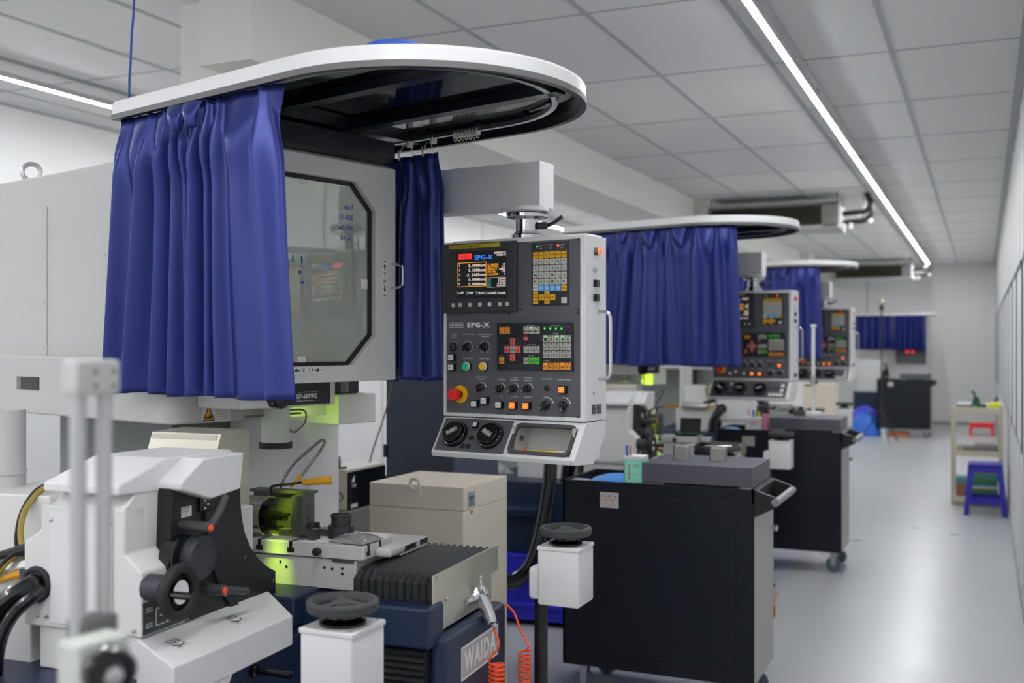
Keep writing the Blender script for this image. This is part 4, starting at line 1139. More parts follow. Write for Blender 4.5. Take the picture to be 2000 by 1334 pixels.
    c = MB().lathe(F, (PW, .062, .522), (1, 0, 0), [(.0125, 0), (.0125, .013), (.011, .014)], iron).lathe(F, (PW, .062, .522), (1, 0, 0), [(.0115, .013), (.0115, .018), (.009, .020), (0, .020)], mat('lamp_coral', (250, 130, 90), .4, emit=(255, 110, 70), es=.7))
    obj('side_button', c, t, label='coral coloured round button')
    c = MB().lathe(F, (PW, .055, .465), (1, 0, 0), [(.009, 0), (.009, .004), (.006, .006), (.006, .004), (0, .004)], alu).lathe(F, (PW, .05, .085), (1, 0, 0), [(.005, 0), (.005, .002), (0, .002)], alu, 12)
    obj('key_lock', c, t, label='small round lock')
    for zc in (.424, .380):
        c = MB().box(F, (PW, PW + .004), (.048, .084), (zc - .011, zc + .011), gloss, .001).box(F, (PW + .003, PW + .012), (.052, .066), (zc - .009, zc + .009), gloss).box(F, (PW + .003, PW + .006), (.068, .081), (zc - .008, zc + .008), mat('rocker_grey', (150, 150, 150), .4))
        obj('rocker_switch', c, t, label='small black rocker switch')
    c = MB().tube(F, [(PW, .085, .337), (PW + .02, .085, .337), (PW + .034, .085, .330), (PW + .040, .085, .31), (PW + .040, .085, .22), (PW + .040, .085, .155), (PW + .034, .085, .135), (PW + .02, .085, .128), (PW, .085, .128)], .0055, chrome, 12)
    obj('side_handle', c, t, label='chrome side handle')
    for d in (.052, .085):
        c = MB().box(F, (PW, PW + .002), (d - .013, d + .013), (.022, .050), gloss)
        for dz in (.030, .043):
            c.box(F, (PW + .002, PW + .0025), (d - .006, d - .004), (dz - .003, dz + .003), seamm).box(F, (PW + .002, PW + .0025), (d + .004, d + .006), (dz - .003, dz + .003), seamm)
        obj('power_outlet', c, t, label='black twin power outlet')
    # lower console, leaning out towards the operator
    KH, KB = .113, .072
    c = MB()
    prof = [(.003, -.003), (-KB, -KH), (-KB + .006, -KH - .014), (.05, -KH - .02), (.13, -.05), (.13, -.003)]
    if variant == 'tray':
        c.prism(F, prof, 0.0, .286, 'a', white2)
        c.prism(F, prof, .512, PW, 'a', white2)
        c.prism(F, [(.003, -.003), (-.012, -.022), (.003, -.022)], .286, .512, 'a', white2)
        c.prism(F, [(-KB + .008, -KH + .010), (-KB, -KH), (-KB + .006, -KH - .014), (.05, -KH - .02), (.05, -KH + .006), (-.03, -KH + .008)], .286, .512, 'a', white2)
        c.box(F, (.286, .512), (.06, .13), (-KH - .012, -.003), white2)
    else:
        c.prism(F, prof, 0.0, PW, 'a', white2)
    con = obj('lower_console', c, t, bev=.002)
    # console plane: x = width, y up the slope, z outwards
    sl_len = math.hypot(KB + .003, KH - .003)
    yv = Vector((0, (.003 + KB) / sl_len, (KH - .003) / sl_len)); zv = Vector((0, -yv.z, yv.y))
    KF = F @ Matrix(((1, 0, 0, 0), (0, yv.y, zv.y, -KB), (0, yv.z, zv.z, -KH), (0, 0, 0, 1)))
    def kup(z): return KF @ Matrix.Translation((0, 0, z))
    c = MB().box(KF, (.010, .276 if variant == 'tray' else PW - .022), (.008, sl_len - .006), (.0, .0022), panelgr)
    pl = obj('dial_plate', c, con, label='charcoal dial plate')
    dials = [(.073, 35), (.2105, -25)] if variant == 'tray' else [(.073, -35), (.205, 8), (.338, 22)]
    for X, a in dials:
        K = KF @ Matrix.Translation((X, .066, .0022)) @ Matrix.Rotation(math.radians(a), 4, 'Z')
        c = MB().lathe(K, (0, 0, 0), (0, 0, 1), [(.046, 0), (.046, .010), (.044, .014), (.039, .0145), (.037, .012), (.036, .026), (.034, .028), (0, .028)], gloss, 48)
        for k in range(40):
            D = K @ Matrix.Rotation(2 * PI * k / 40, 4, 'Z'); rect(c, D, .0395, .0435 if k % 5 == 0 else .0418, -.0005, .0005, ink, .0148)
        for q in ((-.02, .02, -.0075, -.0065), (-.02, .02, .0065, .0075), (-.02, -.019, -.0075, .0075), (.019, .02, -.0075, .0075)): rect(c, K, *q, ink, .0284)
        c.text(K @ Matrix.Translation((0, 0, .0284)), 'WAIDA', (-.0175, .0175, -.0048, .0048), ink, .03)
        obj('jog_dial', c, con, label='round black dial lettered WAIDA')
    c = MB()
    if variant == 'tray':
        c.box(KF, (.132, .150), (.092, .112), (.002, .012), gloss, .001).box(KF, (.134, .148), (.094, .110), (.012, .014), litwhite)
        for X, Y in ((.139, .058), (.118, .026), (.139, .026)): c.lathe(KF, (X, Y, .0022), (0, 0, 1), [(.0085, 0), (.0085, .003), (.006, .0035), (0, .001)], black, 16)
    else:
        for i in range(4): c.box(KF, (.400 + i * .024, .420 + i * .024), (.018, .038), (.002, .008), litwhite, .001)
        for i in range(2): c.box(KF, (.472, .492), (.050 + i * .036, .072 + i * .036), (.002, .008), litwhite, .001)
        c.box(KF, (.131, .147), (.092, .110), (.002, .012), litwhite, .001)
        for X, Y in ((.40, .075), (.43, .075), (.45, .075), (.128, .03), (.15, .03)): c.lathe(KF, (X, Y, .0022), (0, 0, 1), [(.008, 0), (.008, .003), (0, .002)], black, 16)
    obj('console_buttons', c, con)
    if variant == 'tray':
        def rr(x0, x1, y0, y1, r):
            P = []
            for cx, cy, a0_ in ((x1 - r, y0 + r, -90), (x1 - r, y1 - r, 0), (x0 + r, y1 - r, 90), (x0 + r, y0 + r, 180)):
                for k in range(6): a = math.radians(a0_ + 18 * k); P.append((cx + r * math.cos(a), cy + r * math.sin(a)))
            return P
        c = MB().ring(KF, rr(.287, .511, .012, sl_len - .012, .022), rr(.299, .499, .024, sl_len - .024, .014), -.004, .004, 'c', mat('gasket_dark', (72, 70, 74), .6))
        obj('tray_gasket', c, con, label='dark rounded gasket')
        c = MB().box(F, (.288, .294), (-.03, .06), (-KH, -.02), tray_in).box(F, (.504, .510), (-.03, .06), (-KH, -.02), tray_in).box(F, (.288, .51), (-.045, .062), (-KH + .004, -KH + .010), tray_in).box(F, (.288, .51), (.055, .062), (-KH, -.018), tray_in)
        c.lathe(F, (.294, .01, -.06), (1, 0, 0), [(.009, 0), (.009, .006), (.004, .008), (0, .008)], iron, 14)
        obj('tray', c, con, label='pale recessed tray')
    # arm and swivel
    AF = rot(-29.6 + math.degrees(YAW), rm(.0905, 3.46))       # a runs back towards the machine
    c = MB().box(AF, (-.75, 0), (0, .10), (1.996, 2.146), white2)
    for a in (-.02, -.115, -.21): c.lathe(AF, (a, .02, 2.146), (0, 0, 1), [(.005, 0), (.005, .004), (0, .004)], white2, 10)
    shift = Vector((org.x - PO.x, org.y - PO.y, 0))
    c.v = [p + shift for p in c.v]
    obj('arm', c, t, bev=.005, label='white horizontal arm')
    pv = rm(.049, 3.50); pv = pv + shift
    c = MB().lathe(R, (pv.x, pv.y, 1.996), (0, 0, -1), [(.072, 0), (.072, .012), (.062, .02)], white2, 36)
    c.lathe(R, (pv.x, pv.y, 1.976), (0, 0, -1), [(.066, 0), (.068, .002), (.068, .012), (.066, .014), (.058, .016), (.040, .02), (.040, .060), (.044, .062), (.044, .066), (.040, .068), (.052, .070), (.052, .084)], chrome, 36)
    c.lathe(R, (pv.x, pv.y, 1.977), (0, 0, -1), [(.070, 0), (.070, .003)], black, 36)
    c.lathe(R, (pv.x, pv.y, 1.8925), (0, 0, -1), [(.062, 0), (.062, .006)], mat('gasket_brown', (150, 110, 70), .7), 36)
    sw = obj('swivel', c, t, label='chrome swivel joint')
    d = Vector((cA, sA, 0)); e = Vector((-sA, cA, 0))
    c = MB().cyl(R, pv + d * .035 - e * .02 + Vector((0, 0, 1.935)), pv + d * .065 - e * .025 + Vector((0, 0, 1.935)), .012, black).tube(R, [pv + d * .06 - e * .025 + Vector((0, 0, 1.935)), pv + d * .08 - e * .025 + Vector((0, 0, 1.94)), pv + d * .115 - e * .02 + Vector((0, 0, 1.965))], .007, gloss, 10)
    obj('locking_lever', c, sw, label='black locking lever')
    return t
PG = 'control pendants of the grinding machines'
PD1 = pendant(PO, 'large charcoal control pendant with an open pen tray at its foot', 'tray', PG)
PD2 = pendant(PO + STEP, 'control pendant with three jog dials, hanging above the pink bottle trolley', 'dials', PG)
# pens in the tray
F1 = rot(-8.74, PO)
for (nm, a0, a1, dep, m_, m2, lb) in (('marker_pen', .325, .455, -.036, yellowc, redc, 'yellow pen with red and green bands lying in the pendant tray'),
                                      ('marker_pen', .44, .50, -.026, litwhite, mat('pen_blue', (30, 80, 190), .4), 'white pen with a blue cap lying in the pendant tray')):
    h0 = -.113 + .010 + .0062
    P_ = lambda a: F1 @ Vector((a, dep, h0))
    t = thing(nm, lb, 'pen', P_((a0 + a1) / 2) - Vector((0, 0, .006)), 'pens in the pendant tray')
    obj('barrel', MB().cyl(F1, (a0, dep, h0), (a1, dep, h0), .006, m_, None, 12), t)
    b = MB()
    if m_ is yellowc:
        b.cyl(F1, (a0 + .008, dep, h0), (a0 + .022, dep, h0), .0064, m2, None, 12).cyl(F1, (a0 + .026, dep, h0), (a0 + .036, dep, h0), .0064, greenc, None, 12)
    else:
        b.cyl(F1, (a1 - .012, dep, h0), (a1 + .004, dep, h0), .0066, m2, None, 12)
    obj('cap', b, t)

# ------------------------------------------------------------------ handwheel pedestals
def pedestal(xc, z, label, spoke, offs=True):
    p = rm(xc, z)
    X, Y = p.x, p.y
    t = thing('handwheel_pedestal', label, 'handwheel', (X, Y, 0), 'floor standing handwheels')
    c = MB().box(R, (X - .067, X + .067), (Y - .067, Y + .067), (.755, .925), white2, .008, 3).box(R, (X - .069, X + .069), (Y - .069, Y + .069), (.922, .934), white2, .003)
    if offs: c.box(R, (X - .105, X - .065), (Y - .05, Y + .03), (.765, .865), white2, .012, 3)
    for sx in (-1, 1):
        for sy in (-1, 1): c.lathe(R, (X + sx * .055, Y + sy * .055, .934), (0, 0, 1), [(.004, 0), (.004, .002), (0, .002)], alu, 10)
    obj('gear_box', c, t)
    c = MB().cyl(R, (X - .082, Y, .012), (X - .082, Y, .775), .021, black) if offs else MB().box(R, (X - .05, X + .05), (Y - .05, Y + .05), (.01, .76), white2)
    c.lathe(R, (X - (.082 if offs else 0), Y, 0), (0, 0, 1), [(.045, 0), (.045, .012), (.03, .014)], black)
    obj('post', c, t, label='black post' if offs else None)
    c = MB().lathe(R, (X, Y, .934), (0, 0, 1), [(.052, 0), (.052, .006), (.040, .012), (.033, .014), (.033, .038), (.022, .04)], gloss, 32)
    for k in range(20):
        a = 2 * PI * k / 20
        D = Matrix.Translation((X, Y, .9412)) @ Matrix.Rotation(a, 4, 'Z'); rect(c, D, .044, .050, -.0008, .0008, ink)
    obj('scale_collar', c, t, label='black graduated collar')
    c = MB()
    prof = [(.060, .968), (.063, .963), (.074, .962), (.0785, .967), (.080, .982), (.077, .987), (.068, .988), (.0655, .984), (.060, .974), (.060, .968)]
    c.lathe(R, (X, Y, 0), (0, 0, 1), prof, wheelgr, 48)
    c.lathe(R, (X, Y, 0), (0, 0, 1), [(.024, .962), (.030, .968), (.026, .982), (.016, .985), (0, .985)], wheelgr, 24)
    for k in range(3):
        a = spoke + 2 * PI * k / 3
        D = Matrix.Translation((X, Y, 0)) @ Matrix.Rotation(a, 4, 'Z')
        c.prism(D, [(.018, .964), (.064, .970), (.064, .980), (.018, .982)], -.010, .010, 'b', wheelgr)
    obj('wheel', c, t, label='grey crackle finish rim with spokes')
    return t
HA = pedestal(-.372, 2.33, 'grey handwheel on a square white pedestal in front of the pleated table bellows', 2.2, False)
HB = pedestal(.165, 3.25, 'grey handwheel on a white box with black post, beside the mint carton trolley', 2.05)

# ------------------------------------------------------------------ projector's green light, cast by added spots without fixtures in open air
def spot(name, loc, aim, col, power, size, blend=.6, rad=.02):
    l = bpy.data.lights.new(name, 'SPOT'); l.energy = power; l.color = col; l.spot_size = math.radians(size); l.spot_blend = blend; l.shadow_soft_size = rad
    o = bpy.data.objects.new(name, l); o.location = loc
    o.rotation_euler = (Vector(aim) - Vector(loc)).to_track_quat('-Z', 'Y').to_euler()
    COL.objects.link(o); return o
GRN = (.60, 1.0, .0)
for k in range(3):
    o_ = STEP * k if k < 2 else M3OFF
    spot('green_glow_spot', T @ Vector((-1.70, 2.50, 1.27)) + o_, T @ Vector((-1.695, 2.634, .90)) + o_, GRN, 22, 14)
    spot('green_glow_spot', T @ Vector((-1.70, 2.60, 1.28)) + o_, T @ Vector((-1.73, 2.76, 1.02)) + o_, GRN, 26, 25)
    spot('green_glow_spot', U @ Vector((-2.72, 2.27, 1.26)) + o_, U @ Vector((-2.78, 2.45, 1.35)) + o_, GRN, 1.2 if k == 0 else 4, 90)
# ------------------------------------------------------------------ things lying on the nearest work table
def tp(s, t, h): return T @ Vector((s, t, h))
t = thing('hex_wrench', 'bent black wrench with amber handle standing in the steel work head', 'wrench', tp(-1.77, 2.785, 1.105))
pz = 3.19
c = MB().tube(R, [at(528, 968, pz), at(528, 958, pz), at(529, 952, pz), at(536, 949, pz), at(560, 946, pz), at(594, 942, pz)], .0042, black, 8, 4)
obj('shank', c, t)
c = MB().tube(R, [at(590, 942.5, pz), at(600, 941.5, pz), at(640, 938.5, pz), at(648, 938, pz)], .011, yellowh, 12, 4, rad=lambda u: .0068 + .0065 * min(1, u * 1.3) - (.003 if u > .97 else 0))
obj('handle', c, t, label='amber handle')
o = ('black stepped round bush standing beside the shiny plastic parcel', 'bush')
tag(obj('flange_bush', MB().lathe(T, (-1.545, 2.735, .98), (0, 0, 1), [(.038, 0), (.038, .036), (.036, .038), (.029, .038), (.029, .062), (.031, .063), (.031, .068), (.029, .070), (.024, .070), (.022, .055), (0, .055)], mat('bush_black', (40, 42, 44), .45), 36)), *o)
t = thing('table_clamp', 'dark steel step clamp with bolts next to the black bush', 'clamp', tp(-1.625, 2.71, .98))
obj('clamp_block', MB().box(T, (-1.655, -1.59), (2.662, 2.695), (.995, 1.012), mat('clamp_dark', (84, 88, 80), .4, .6), .001).box(T, (-1.615, -1.59), (2.664, 2.693), (.98, .996), mat('clamp_dark', (84, 88, 80), .4, .6)).box(T, (-1.65, -1.62), (2.672, 2.69), (.98, .988), iron), t)
c = MB().lathe(T, (-1.618, 2.68, 1.012), (0, 0, 1), [(.008, 0), (.008, .012), (.006, .013), (0, .012)], black, 16).lathe(T, (-1.64, 2.76, .98), (0, 0, 1), [(.012, 0), (.012, .022), (.008, .022), (.008, .036), (0, .036)], black, 16).box(T, (-1.63, -1.59), (2.745, 2.785), (.98, 1.0), iron)
obj('bolt', c, t)
c = MB(); random.seed(4)
def sheet(F, cx, cy, z, w, d, ang, amp, m, nx=18, ny=12, thick=.0):
    D = F @ Matrix.Translation((cx, cy, z)) @ Matrix.Rotation(math.radians(ang), 4, 'Z')
    vs = []
    for j in range(ny + 1):
        for i in range(nx + 1):
            e = math.sin(PI * i / nx) ** .4 * math.sin(PI * j / ny) ** .4
            vs.append((w * (i / nx - .5), d * (j / ny - .5), thick * e + amp * random.random() * e))
    n = len(vs)
    top = [(j * (nx + 1) + i, j * (nx + 1) + i + 1, (j + 1) * (nx + 1) + i + 1, (j + 1) * (nx + 1) + i) for j in range(ny) for i in range(nx)]
    c.add(D, vs, top, m)
    c.add(D, [(v[0], v[1], -.0004) for v in vs], [f[::-1] for f in top], m)
sheet(T, -1.53, 2.685, .9812, .20, .085, 8, .001, paperm)
o = obj('paper_sheet', c); tag(o, 'thin white paper lying under the shiny plastic parcel', 'paper')
c = MB(); sheet(T, -1.475, 2.70, .984, .115, .11, -8, .008, mat('foil_bag', (206, 206, 204), .25, .7), 22, 14, .014)
o = obj('plastic_bag', c); tag(o, 'flat shiny grey plastic parcel lying on the work table before the black bush', 'parcel')

# air blow gun with its coiled hose
t = thing('air_gun', 'chrome air blow gun hanging on the stainless end plate, with orange hose', 'air gun', at(945, 1175, 3.10))
zg = 3.105
gunm = mat('satin_chrome', (214, 214, 216), .22, .85)
c = MB().tube(R, [at(936, 1160, zg), at(945, 1178, zg), at(954, 1198, zg - .01), at(960, 1217, zg - .02)], .013, gunm, 14, 5, rad=lambda u: .020 - .006 * abs(u - .4))
c.tube(R, [at(945, 1150, zg), at(935, 1160, zg), at(920, 1170, zg - .02), at(908, 1177, zg - .04)], .010, gunm, 12, 5, rad=lambda u: .019 - .008 * u).cyl(R, at(962, 1216, zg - .02), at(964, 1224, zg - .02), .009, alu)
obj('gun_body', c, t)
c = MB().tube(R, [at(932, 1150, zg), at(926, 1162, zg - .01), at(918, 1171, zg - .035), at(912, 1175, zg - .045)], .009, gunm, 10, 4)
obj('trigger', c, t)
c = MB().tube(R, [at(938, 1128, zg + .01), at(939, 1140, zg + .005), at(940, 1150, zg), at(944, 1158, zg)], .004, chrome, 8).ball(R, at(938, 1128, zg + .01), .007, chrome).tube(R, [at(948, 1150, zg), at(952, 1158, zg), at(951, 1170, zg)], .003, chrome, 8)
obj('hook', c, t)
zh = 3.07
pts = [at(964, 1222, zh + .03), at(968, 1236, zh), at(975, 1256, zh - .01), at(972, 1268, zh - .01), at(962, 1278, zh - .01), at(956, 1288, zh - .01)]
c0 = at(970, 1293, zh)
for k in range(0, 150):
    a = 2 * PI * k / 12 + PI * 1.05
    f_ = min(1, k / 10)
    pts.append(c0 + Vector((.021 * math.cos(a), .021 * math.sin(a), -.0011 * k)))
c = MB().tube(R, pts, .0036, orangehose, 8, 1)
pts = [tp(-1.19, 3.055, .752), at(992, 1183, 3.28), at(1004, 1196, 3.27), at(1018, 1232, 3.25), at(1028, 1252, 3.23), at(1034, 1262, 3.22), at(1028, 1268, 3.22)]
c1 = at(1025, 1272, 3.22)
for k in range(0, 130):
    a = 2 * PI * k / 10 + .5
    pts.append(c1 + Vector((.018 * math.cos(a), .018 * math.sin(a), -.0015 * k)))
pts += [c1 + Vector((0, -.03, -.22)), (c0 + c1) / 2 + Vector((0, -.03, -.26)), c0 + Vector((.01, -.02, -.19))]
c.tube(R, pts, .0036, orangehose, 8, 1)
obj('coil_hose', c, t, label='orange coiled air hose')

# ------------------------------------------------------------------ auxiliary units behind the nearest machine
def corner_box(mb, xc, z, w, d, z0, z1, m, bev=.006, F0=None):
    """room aligned box given by its near right corner"""
    p = rm(xc, z)
    mb.box(R, (p.x - w, p.x), (p.y, p.y + d), (z0, z1), m, bev, 2)
    return p
t = thing('coolant_tank', 'large cream steel cabinet with a lifting lug, behind the pleated table bellows', 'cabinet', rm(-.35, 4.4), 'cream cabinets')
c = MB(); p = corner_box(c, -.1915, 4.17, .43, .42, .02, .885, cream, .003); corner_box(c, -.1915, 4.17, .425, .41, .0, .03, black, 0)
obj('cabinet_body', c, t)
c = MB(); corner_box(c, -.1915, 4.17, .43, .42, .8865, .98, cream, .003)
lid = obj('lid', c, t, label='cream lid')
c = MB().torus(R, (p.x - .215, p.y - .008, .985), (0, 1, 0), .021, .007, cream, 24, 8).box(R, (p.x - .24, p.x - .19), (p.y - .006, p.y), (.945, .975), cream)
obj('lifting_lug', c, lid)
TK = R @ Matrix.Translation((p.x + .0008, 0, 0)) @ Matrix(((0, 0, 1, 0), (1, 0, 0, 0), (0, 1, 0, 0), (0, 0, 0, 1)))
c = MB(); rect(c, TK, p.y + .04, p.y + .105, .895, .955, mat('label_grey', (140, 148, 160), .5))
for q in ((.048, .062, .925, .94), (.066, .074, .90, .94), (.078, .095, .93, .94), (.085, .09, .90, .93)): rect(c, TK, p.y + q[0], p.y + q[1], q[2], q[3], mat('label_ink', (70, 78, 96), .5), .0006)
c.text(TK @ Matrix.Translation((0, 0, .0006)), 'COOLANT', (p.y + .045, p.y + .10, .944, .951), paperm)
rect(c, TK, p.y + .06, p.y + .085, .868, .882, mat('label_brown', (140, 120, 118), .5))
obj('rating_label', c, t, label='grey rating label')
tank = t

t = thing('oil_cooler', 'cream box with black front and glowing red display, beside the large cream cabinet', 'oil cooler', rm(-.80, 4.75), None)
cz = 4.7
p = rm(-.731, cz)
c = MB().box(R, (p.x - .17, p.x), (p.y, p.y + .32), (.807, .985), cream, .004).box(R, (p.x - .17, p.x + .001), (p.y, p.y + .32), (.978, .987), keyw, .002)
ob = obj('casing', c, t)
c = MB().box(R, (p.x, p.x + .006), (p.y, p.y + .32), (.807, .976), gloss, .002); obj('front_panel', c, t, label='black front panel')
TK = R @ Matrix.Translation((p.x + .0066, 0, 0)) @ Matrix(((0, 0, 1, 0), (1, 0, 0, 0), (0, 1, 0, 0), (0, 0, 0, 1)))
c = MB(); rect(c, TK, p.y + .185, p.y + .235, .86, .895, ledr); obj('red_display', c, t, label='red lit display')
c = MB(); rect(c, TK, p.y + .02, p.y + .075, .814, .832, keyw); c.add(TK, [(p.y + .025, .93, 0), (p.y + .05, .96, 0), (p.y + .05, .93, 0)], [(0, 1, 2)], ink); rect(c, TK, p.y + .03, p.y + .065, .905, .92, seamm)
for i in range(3): rect(c, TK, p.y + .18 + i * .018, p.y + .19 + i * .018, .835, .85, keyw)
obj('panel_labels', c, t)
c = MB()
for dx in (.02, .055): c.torus(R, (p.x - dx - .02, p.y - .002, .865), (0, 1, 0), .017, .003, iron, 20, 8)
obj('gauge', c, ob)
c = MB().torus(R, (p.x - .06, p.y + .03, 1.015), (1, .6, 0), .022, .006, iron, 24, 8).box(R, (p.x - .085, p.x - .035), (p.y + .01, p.y + .05), (.987, .997), iron); obj('lifting_ring', c, t)
o = MB().box(R, (p.x - .175, p.x + .02), (p.y - .02, p.y + .33), (0, .806), mat('concrete_plinth', (128, 126, 122), .8, var=.15, vscale=20), .005)
o = obj('cooler_stand', o); tag(o, 'mottled grey block that carries the cream box with the red display', 'stand')
t = thing('electrical_cabinet', 'tall slate blue steel cabinet behind the cream cabinet and the gathered curtain', 'cabinet', rm(-.45, 5.2))
pL = at(757, 800, 5.12); 
c = MB().box(R, (pL.x, pL.x + .36), (pL.y, pL.y + .5), (.05, 1.75), slate, .005).box(R, (pL.x - .012, pL.x), (pL.y + .01, pL.y + .03), (.05, 1.75), navy).box(R, (pL.x + .02, pL.x + .34), (pL.y + .02, pL.y + .48), (0, .05), black)
eb = obj('cabinet_body', c, t)
c = MB()
for z in (.85, 1.0): c.cyl(R, (pL.x - .012, pL.y - .004, z), (pL.x - .012, pL.y - .004, z + .06), .008, black)
obj('hinge', c, t)
c = MB().tube(R, [at(765, 748, 5.05), at(757, 790, 5.05), at(745, 830, 5.04), at(728, 880, 5.0), at(722, 905, 4.98)], .004, mat('copper_wire', (120, 84, 70), .5), 8); obj('cable', c, t, label='thin brown cable')
cabinet_slate = t

# blue data cable from the ceiling, blue cap on the hood
c = MB().tube(R, [rm(-1.285, 3.62, 3.048), at(262, 0, 3.62), at(257, 70, 3.62), at(255, 120, 3.63), at(253, 150, 3.62), at(252, 192, 3.62), at(252, 215, 3.62), rm(-1.30, 3.64, 2.285)], .004, cordblue, 8)
o = obj('data_cable', c); tag(o, 'thin blue cable hanging from the ceiling to a white hood', 'cable')
pc = U @ Vector((-1.93, 1.93, HZ + .052))
c = MB().lathe(R, (pc.x, pc.y, pc.z), (0, 0, 1), [(.085, 0), (.085, .012), (.075, .022), (.05, .03), (0, .034)], cordblue, 36)
o = obj('blue_disc', c); tag(o, 'round blue lid lying on top of the largest white hood', 'lid')

# cable conduit and silver duct between the first and second machine
c = MB().tube(R, [at(1073, 900, 5.75), at(1068, 960, 5.72), at(1056, 1030, 5.68), at(1036, 1098, 5.62), at(1008, 1128, 5.6), at(975, 1135, 5.6)], .030, gloss, 14, 8)
c.tube(R, [at(1081, 895, 5.80), at(1077, 960, 5.78), at(1064, 1035, 5.74), at(1046, 1095, 5.68), at(1015, 1138, 5.66), at(975, 1143, 5.66)], .024, gloss, 12, 8)
o = obj('cable_conduit', c); tag(o, 'thick black double conduit curving down below the tray pendant', 'conduit')
pts = [at(880, 935, 6.35), at(905, 922, 6.35), at(935, 910, 6.35), at(965, 915, 6.35), at(995, 935, 6.35), at(1022, 956, 6.35)]
c = MB().tube(R, pts, .045, ductm, 18, 14, rad=lambda u: .044 + .005 * math.sin(u * 190))
d_ = thing('exhaust_duct', 'corrugated silver duct behind the cream cabinet, under the pendant', 'duct', at(950, 935, 6.35))
obj('hose', c, d_)
c = MB().tube(R, [at(944, 898, 6.28), at(946, 912, 6.28), at(945, 930, 6.30)], .008, yellowc, 8); obj('cable_tie', c, d_, label='yellow cable tie')

# ------------------------------------------------------------------ trolleys
def cart(org, label, group='dark tool trolleys'):
    """org = near right floor corner"""
    F = Matrix.Translation(Vector(org))
    t = thing('tool_trolley', label, 'trolley', Vector(org) + Vector((-.42, .21, 0)), group)
    W, D = .838, .43
    c = MB().box(F, (-W, 0), (0, .012), (.14, .95), cartdk).box(F, (-W, 0), (D - .012, D), (.14, .95), cartdk).box(F, (-W, -W + .012), (0, D), (.14, .95), cartdk)
    c.box(F, (-W, -.004), (.01, D - .01), (.14, .16), cartdk).box(F, (-W + .01, -.012), (.012, D - .012), (.885, .892), mat('tray_blue', (24, 48, 84), .5)).box(F, (-W, 0), (.012, D - .012), (.945, .95), cartdk) if False else c.box(F, (-W, -.004), (.01, D - .01), (.14, .16), cartdk).box(F, (-W + .01, -.006), (.012, D - .012), (.885, .892), mat('tray_blue', (24, 48, 84), .5))
    c.box(F, (-.012, 0), (0, D), (.89, .95), cartdk)
    for z0, z1 in ((.89, .95),):
        c.box(F, (-W, -W + .004), (0, D), (z0, z1), cartdk)
    bd = obj('body', c, t, bev=.002)
    c = MB().box(F, (-W + .11, -.075), (-.0035, .001), (.20, .895), cartdk)
    obj('back_panel', c, t, bev=.001)
    c = MB().box(F, (-.012, .002), (.006, D - .006), (.145, .885), cartlt, .003)
    dr = obj('door', c, t, label='plain pale grey door')
    c = MB().lathe(F, (0, D - .05, .735), (1, 0, 0), [(.008, 0), (.008, .012), (.014, .014), (.014, .026), (.008, .03), (0, .03)], chrome, 18)
    obj('lock', c, t, label='chrome lock knob')
    # handle
    c = MB()
    for y in (.004, D - .022):
        c.prism(F, [(.0, .945), (.012, .945), (.075, .925), (.095, .915), (.100, .898), (.088, .880), (.0, .835)], y, y + .018, 'b', black)
    c.box(F, (.0, .012), (.0, D), (.84, .948), black).prism(F, [(0, .84), (.088, .880), (.092, .890), (.02, .872), (.0, .868)], .01, D - .01, 'b', black)
    hn = obj('handle_bracket', c, t, bev=.003, label='black handle bracket')
    c = MB().cyl(F, (.085, -.002, .902), (.085, D + .002, .902), .0155, mat('grip_grey', (134, 134, 134), .4), None, 20)
    obj('handle_grip', c, hn, label='grey tube grip')
    c = MB()
    rect3 = Matrix(((1, 0, 0, 0), (0, 0, -1, 0), (0, 1, 0, 0), (0, 0, 0, 1)))
    LF = F @ Matrix.Translation((0, -.0045, 0)) @ rect3
    for i in range(3):
        for j in range(2):
            x0 = -W + .175 + i * .0285; y0 = .838 + j * .034
            rect(c, LF, x0, x0 + .027, y0, y0 + .0325, mat('sticker_pale', (206, 196, 190), .5))
            rect(c, LF, x0 + .005, x0 + .020, y0 + .008, y0 + .010, warnr if j else seamm, .0004)
            if j == 0: rect(c, LF, x0 + .005, x0 + .016, y0 + .014, y0 + .016, seamm, .0004)
            else: c.add(LF, [(x0 + .008, y0 + .014, .0004), (x0 + .02, y0 + .014, .0004), (x0 + .014, y0 + .026, .0004)], [(0, 1, 2)], warnr if i != 1 else inkd)
    obj('safety_stickers', c, t, label='pale grid of six safety stickers')
    for (x, y) in ((-.06, .06), (-.06, D - .06), (-W + .08, .06), (-W + .08, D - .06)):
        c = MB().lathe(F, (x, y, .14), (0, 0, -1), [(.028, 0), (.028, .012), (.012, .014)], alu, 18)
        for s_ in (-.02, .017): c.prism(F, [(x - .02, .128), (x + .02, .128), (x + .012, .045), (x - .012, .045)], y + s_, y + s_ + .003, 'b', alu)
        cs = obj('caster', c, t, label='swivel caster')
        c = MB().lathe(F, (x, y - .015, .0505), (0, 1, 0), [(.02, 0), (.034, .001), (.036, .003), (.049, .004), (.0505, .010), (.0505, .020), (.049, .026), (.036, .027), (.034, .029), (.02, .03)], greywheel, 28)
        obj('tyre', c, cs, label='grey tyre')
    return t
C1 = cart((-.855, 4.36, 0), 'dark tool trolley with a mint carton and perforated cubes on its top')
C2 = copy_tree(C1, (-.010, 3.02, 0), 'dark tool trolley with a pink bottle and white carton on top')
C3 = copy_tree(C1, (.08, 14.17, 0), 'small dark trolley standing before the end wall, beside the blue bags')
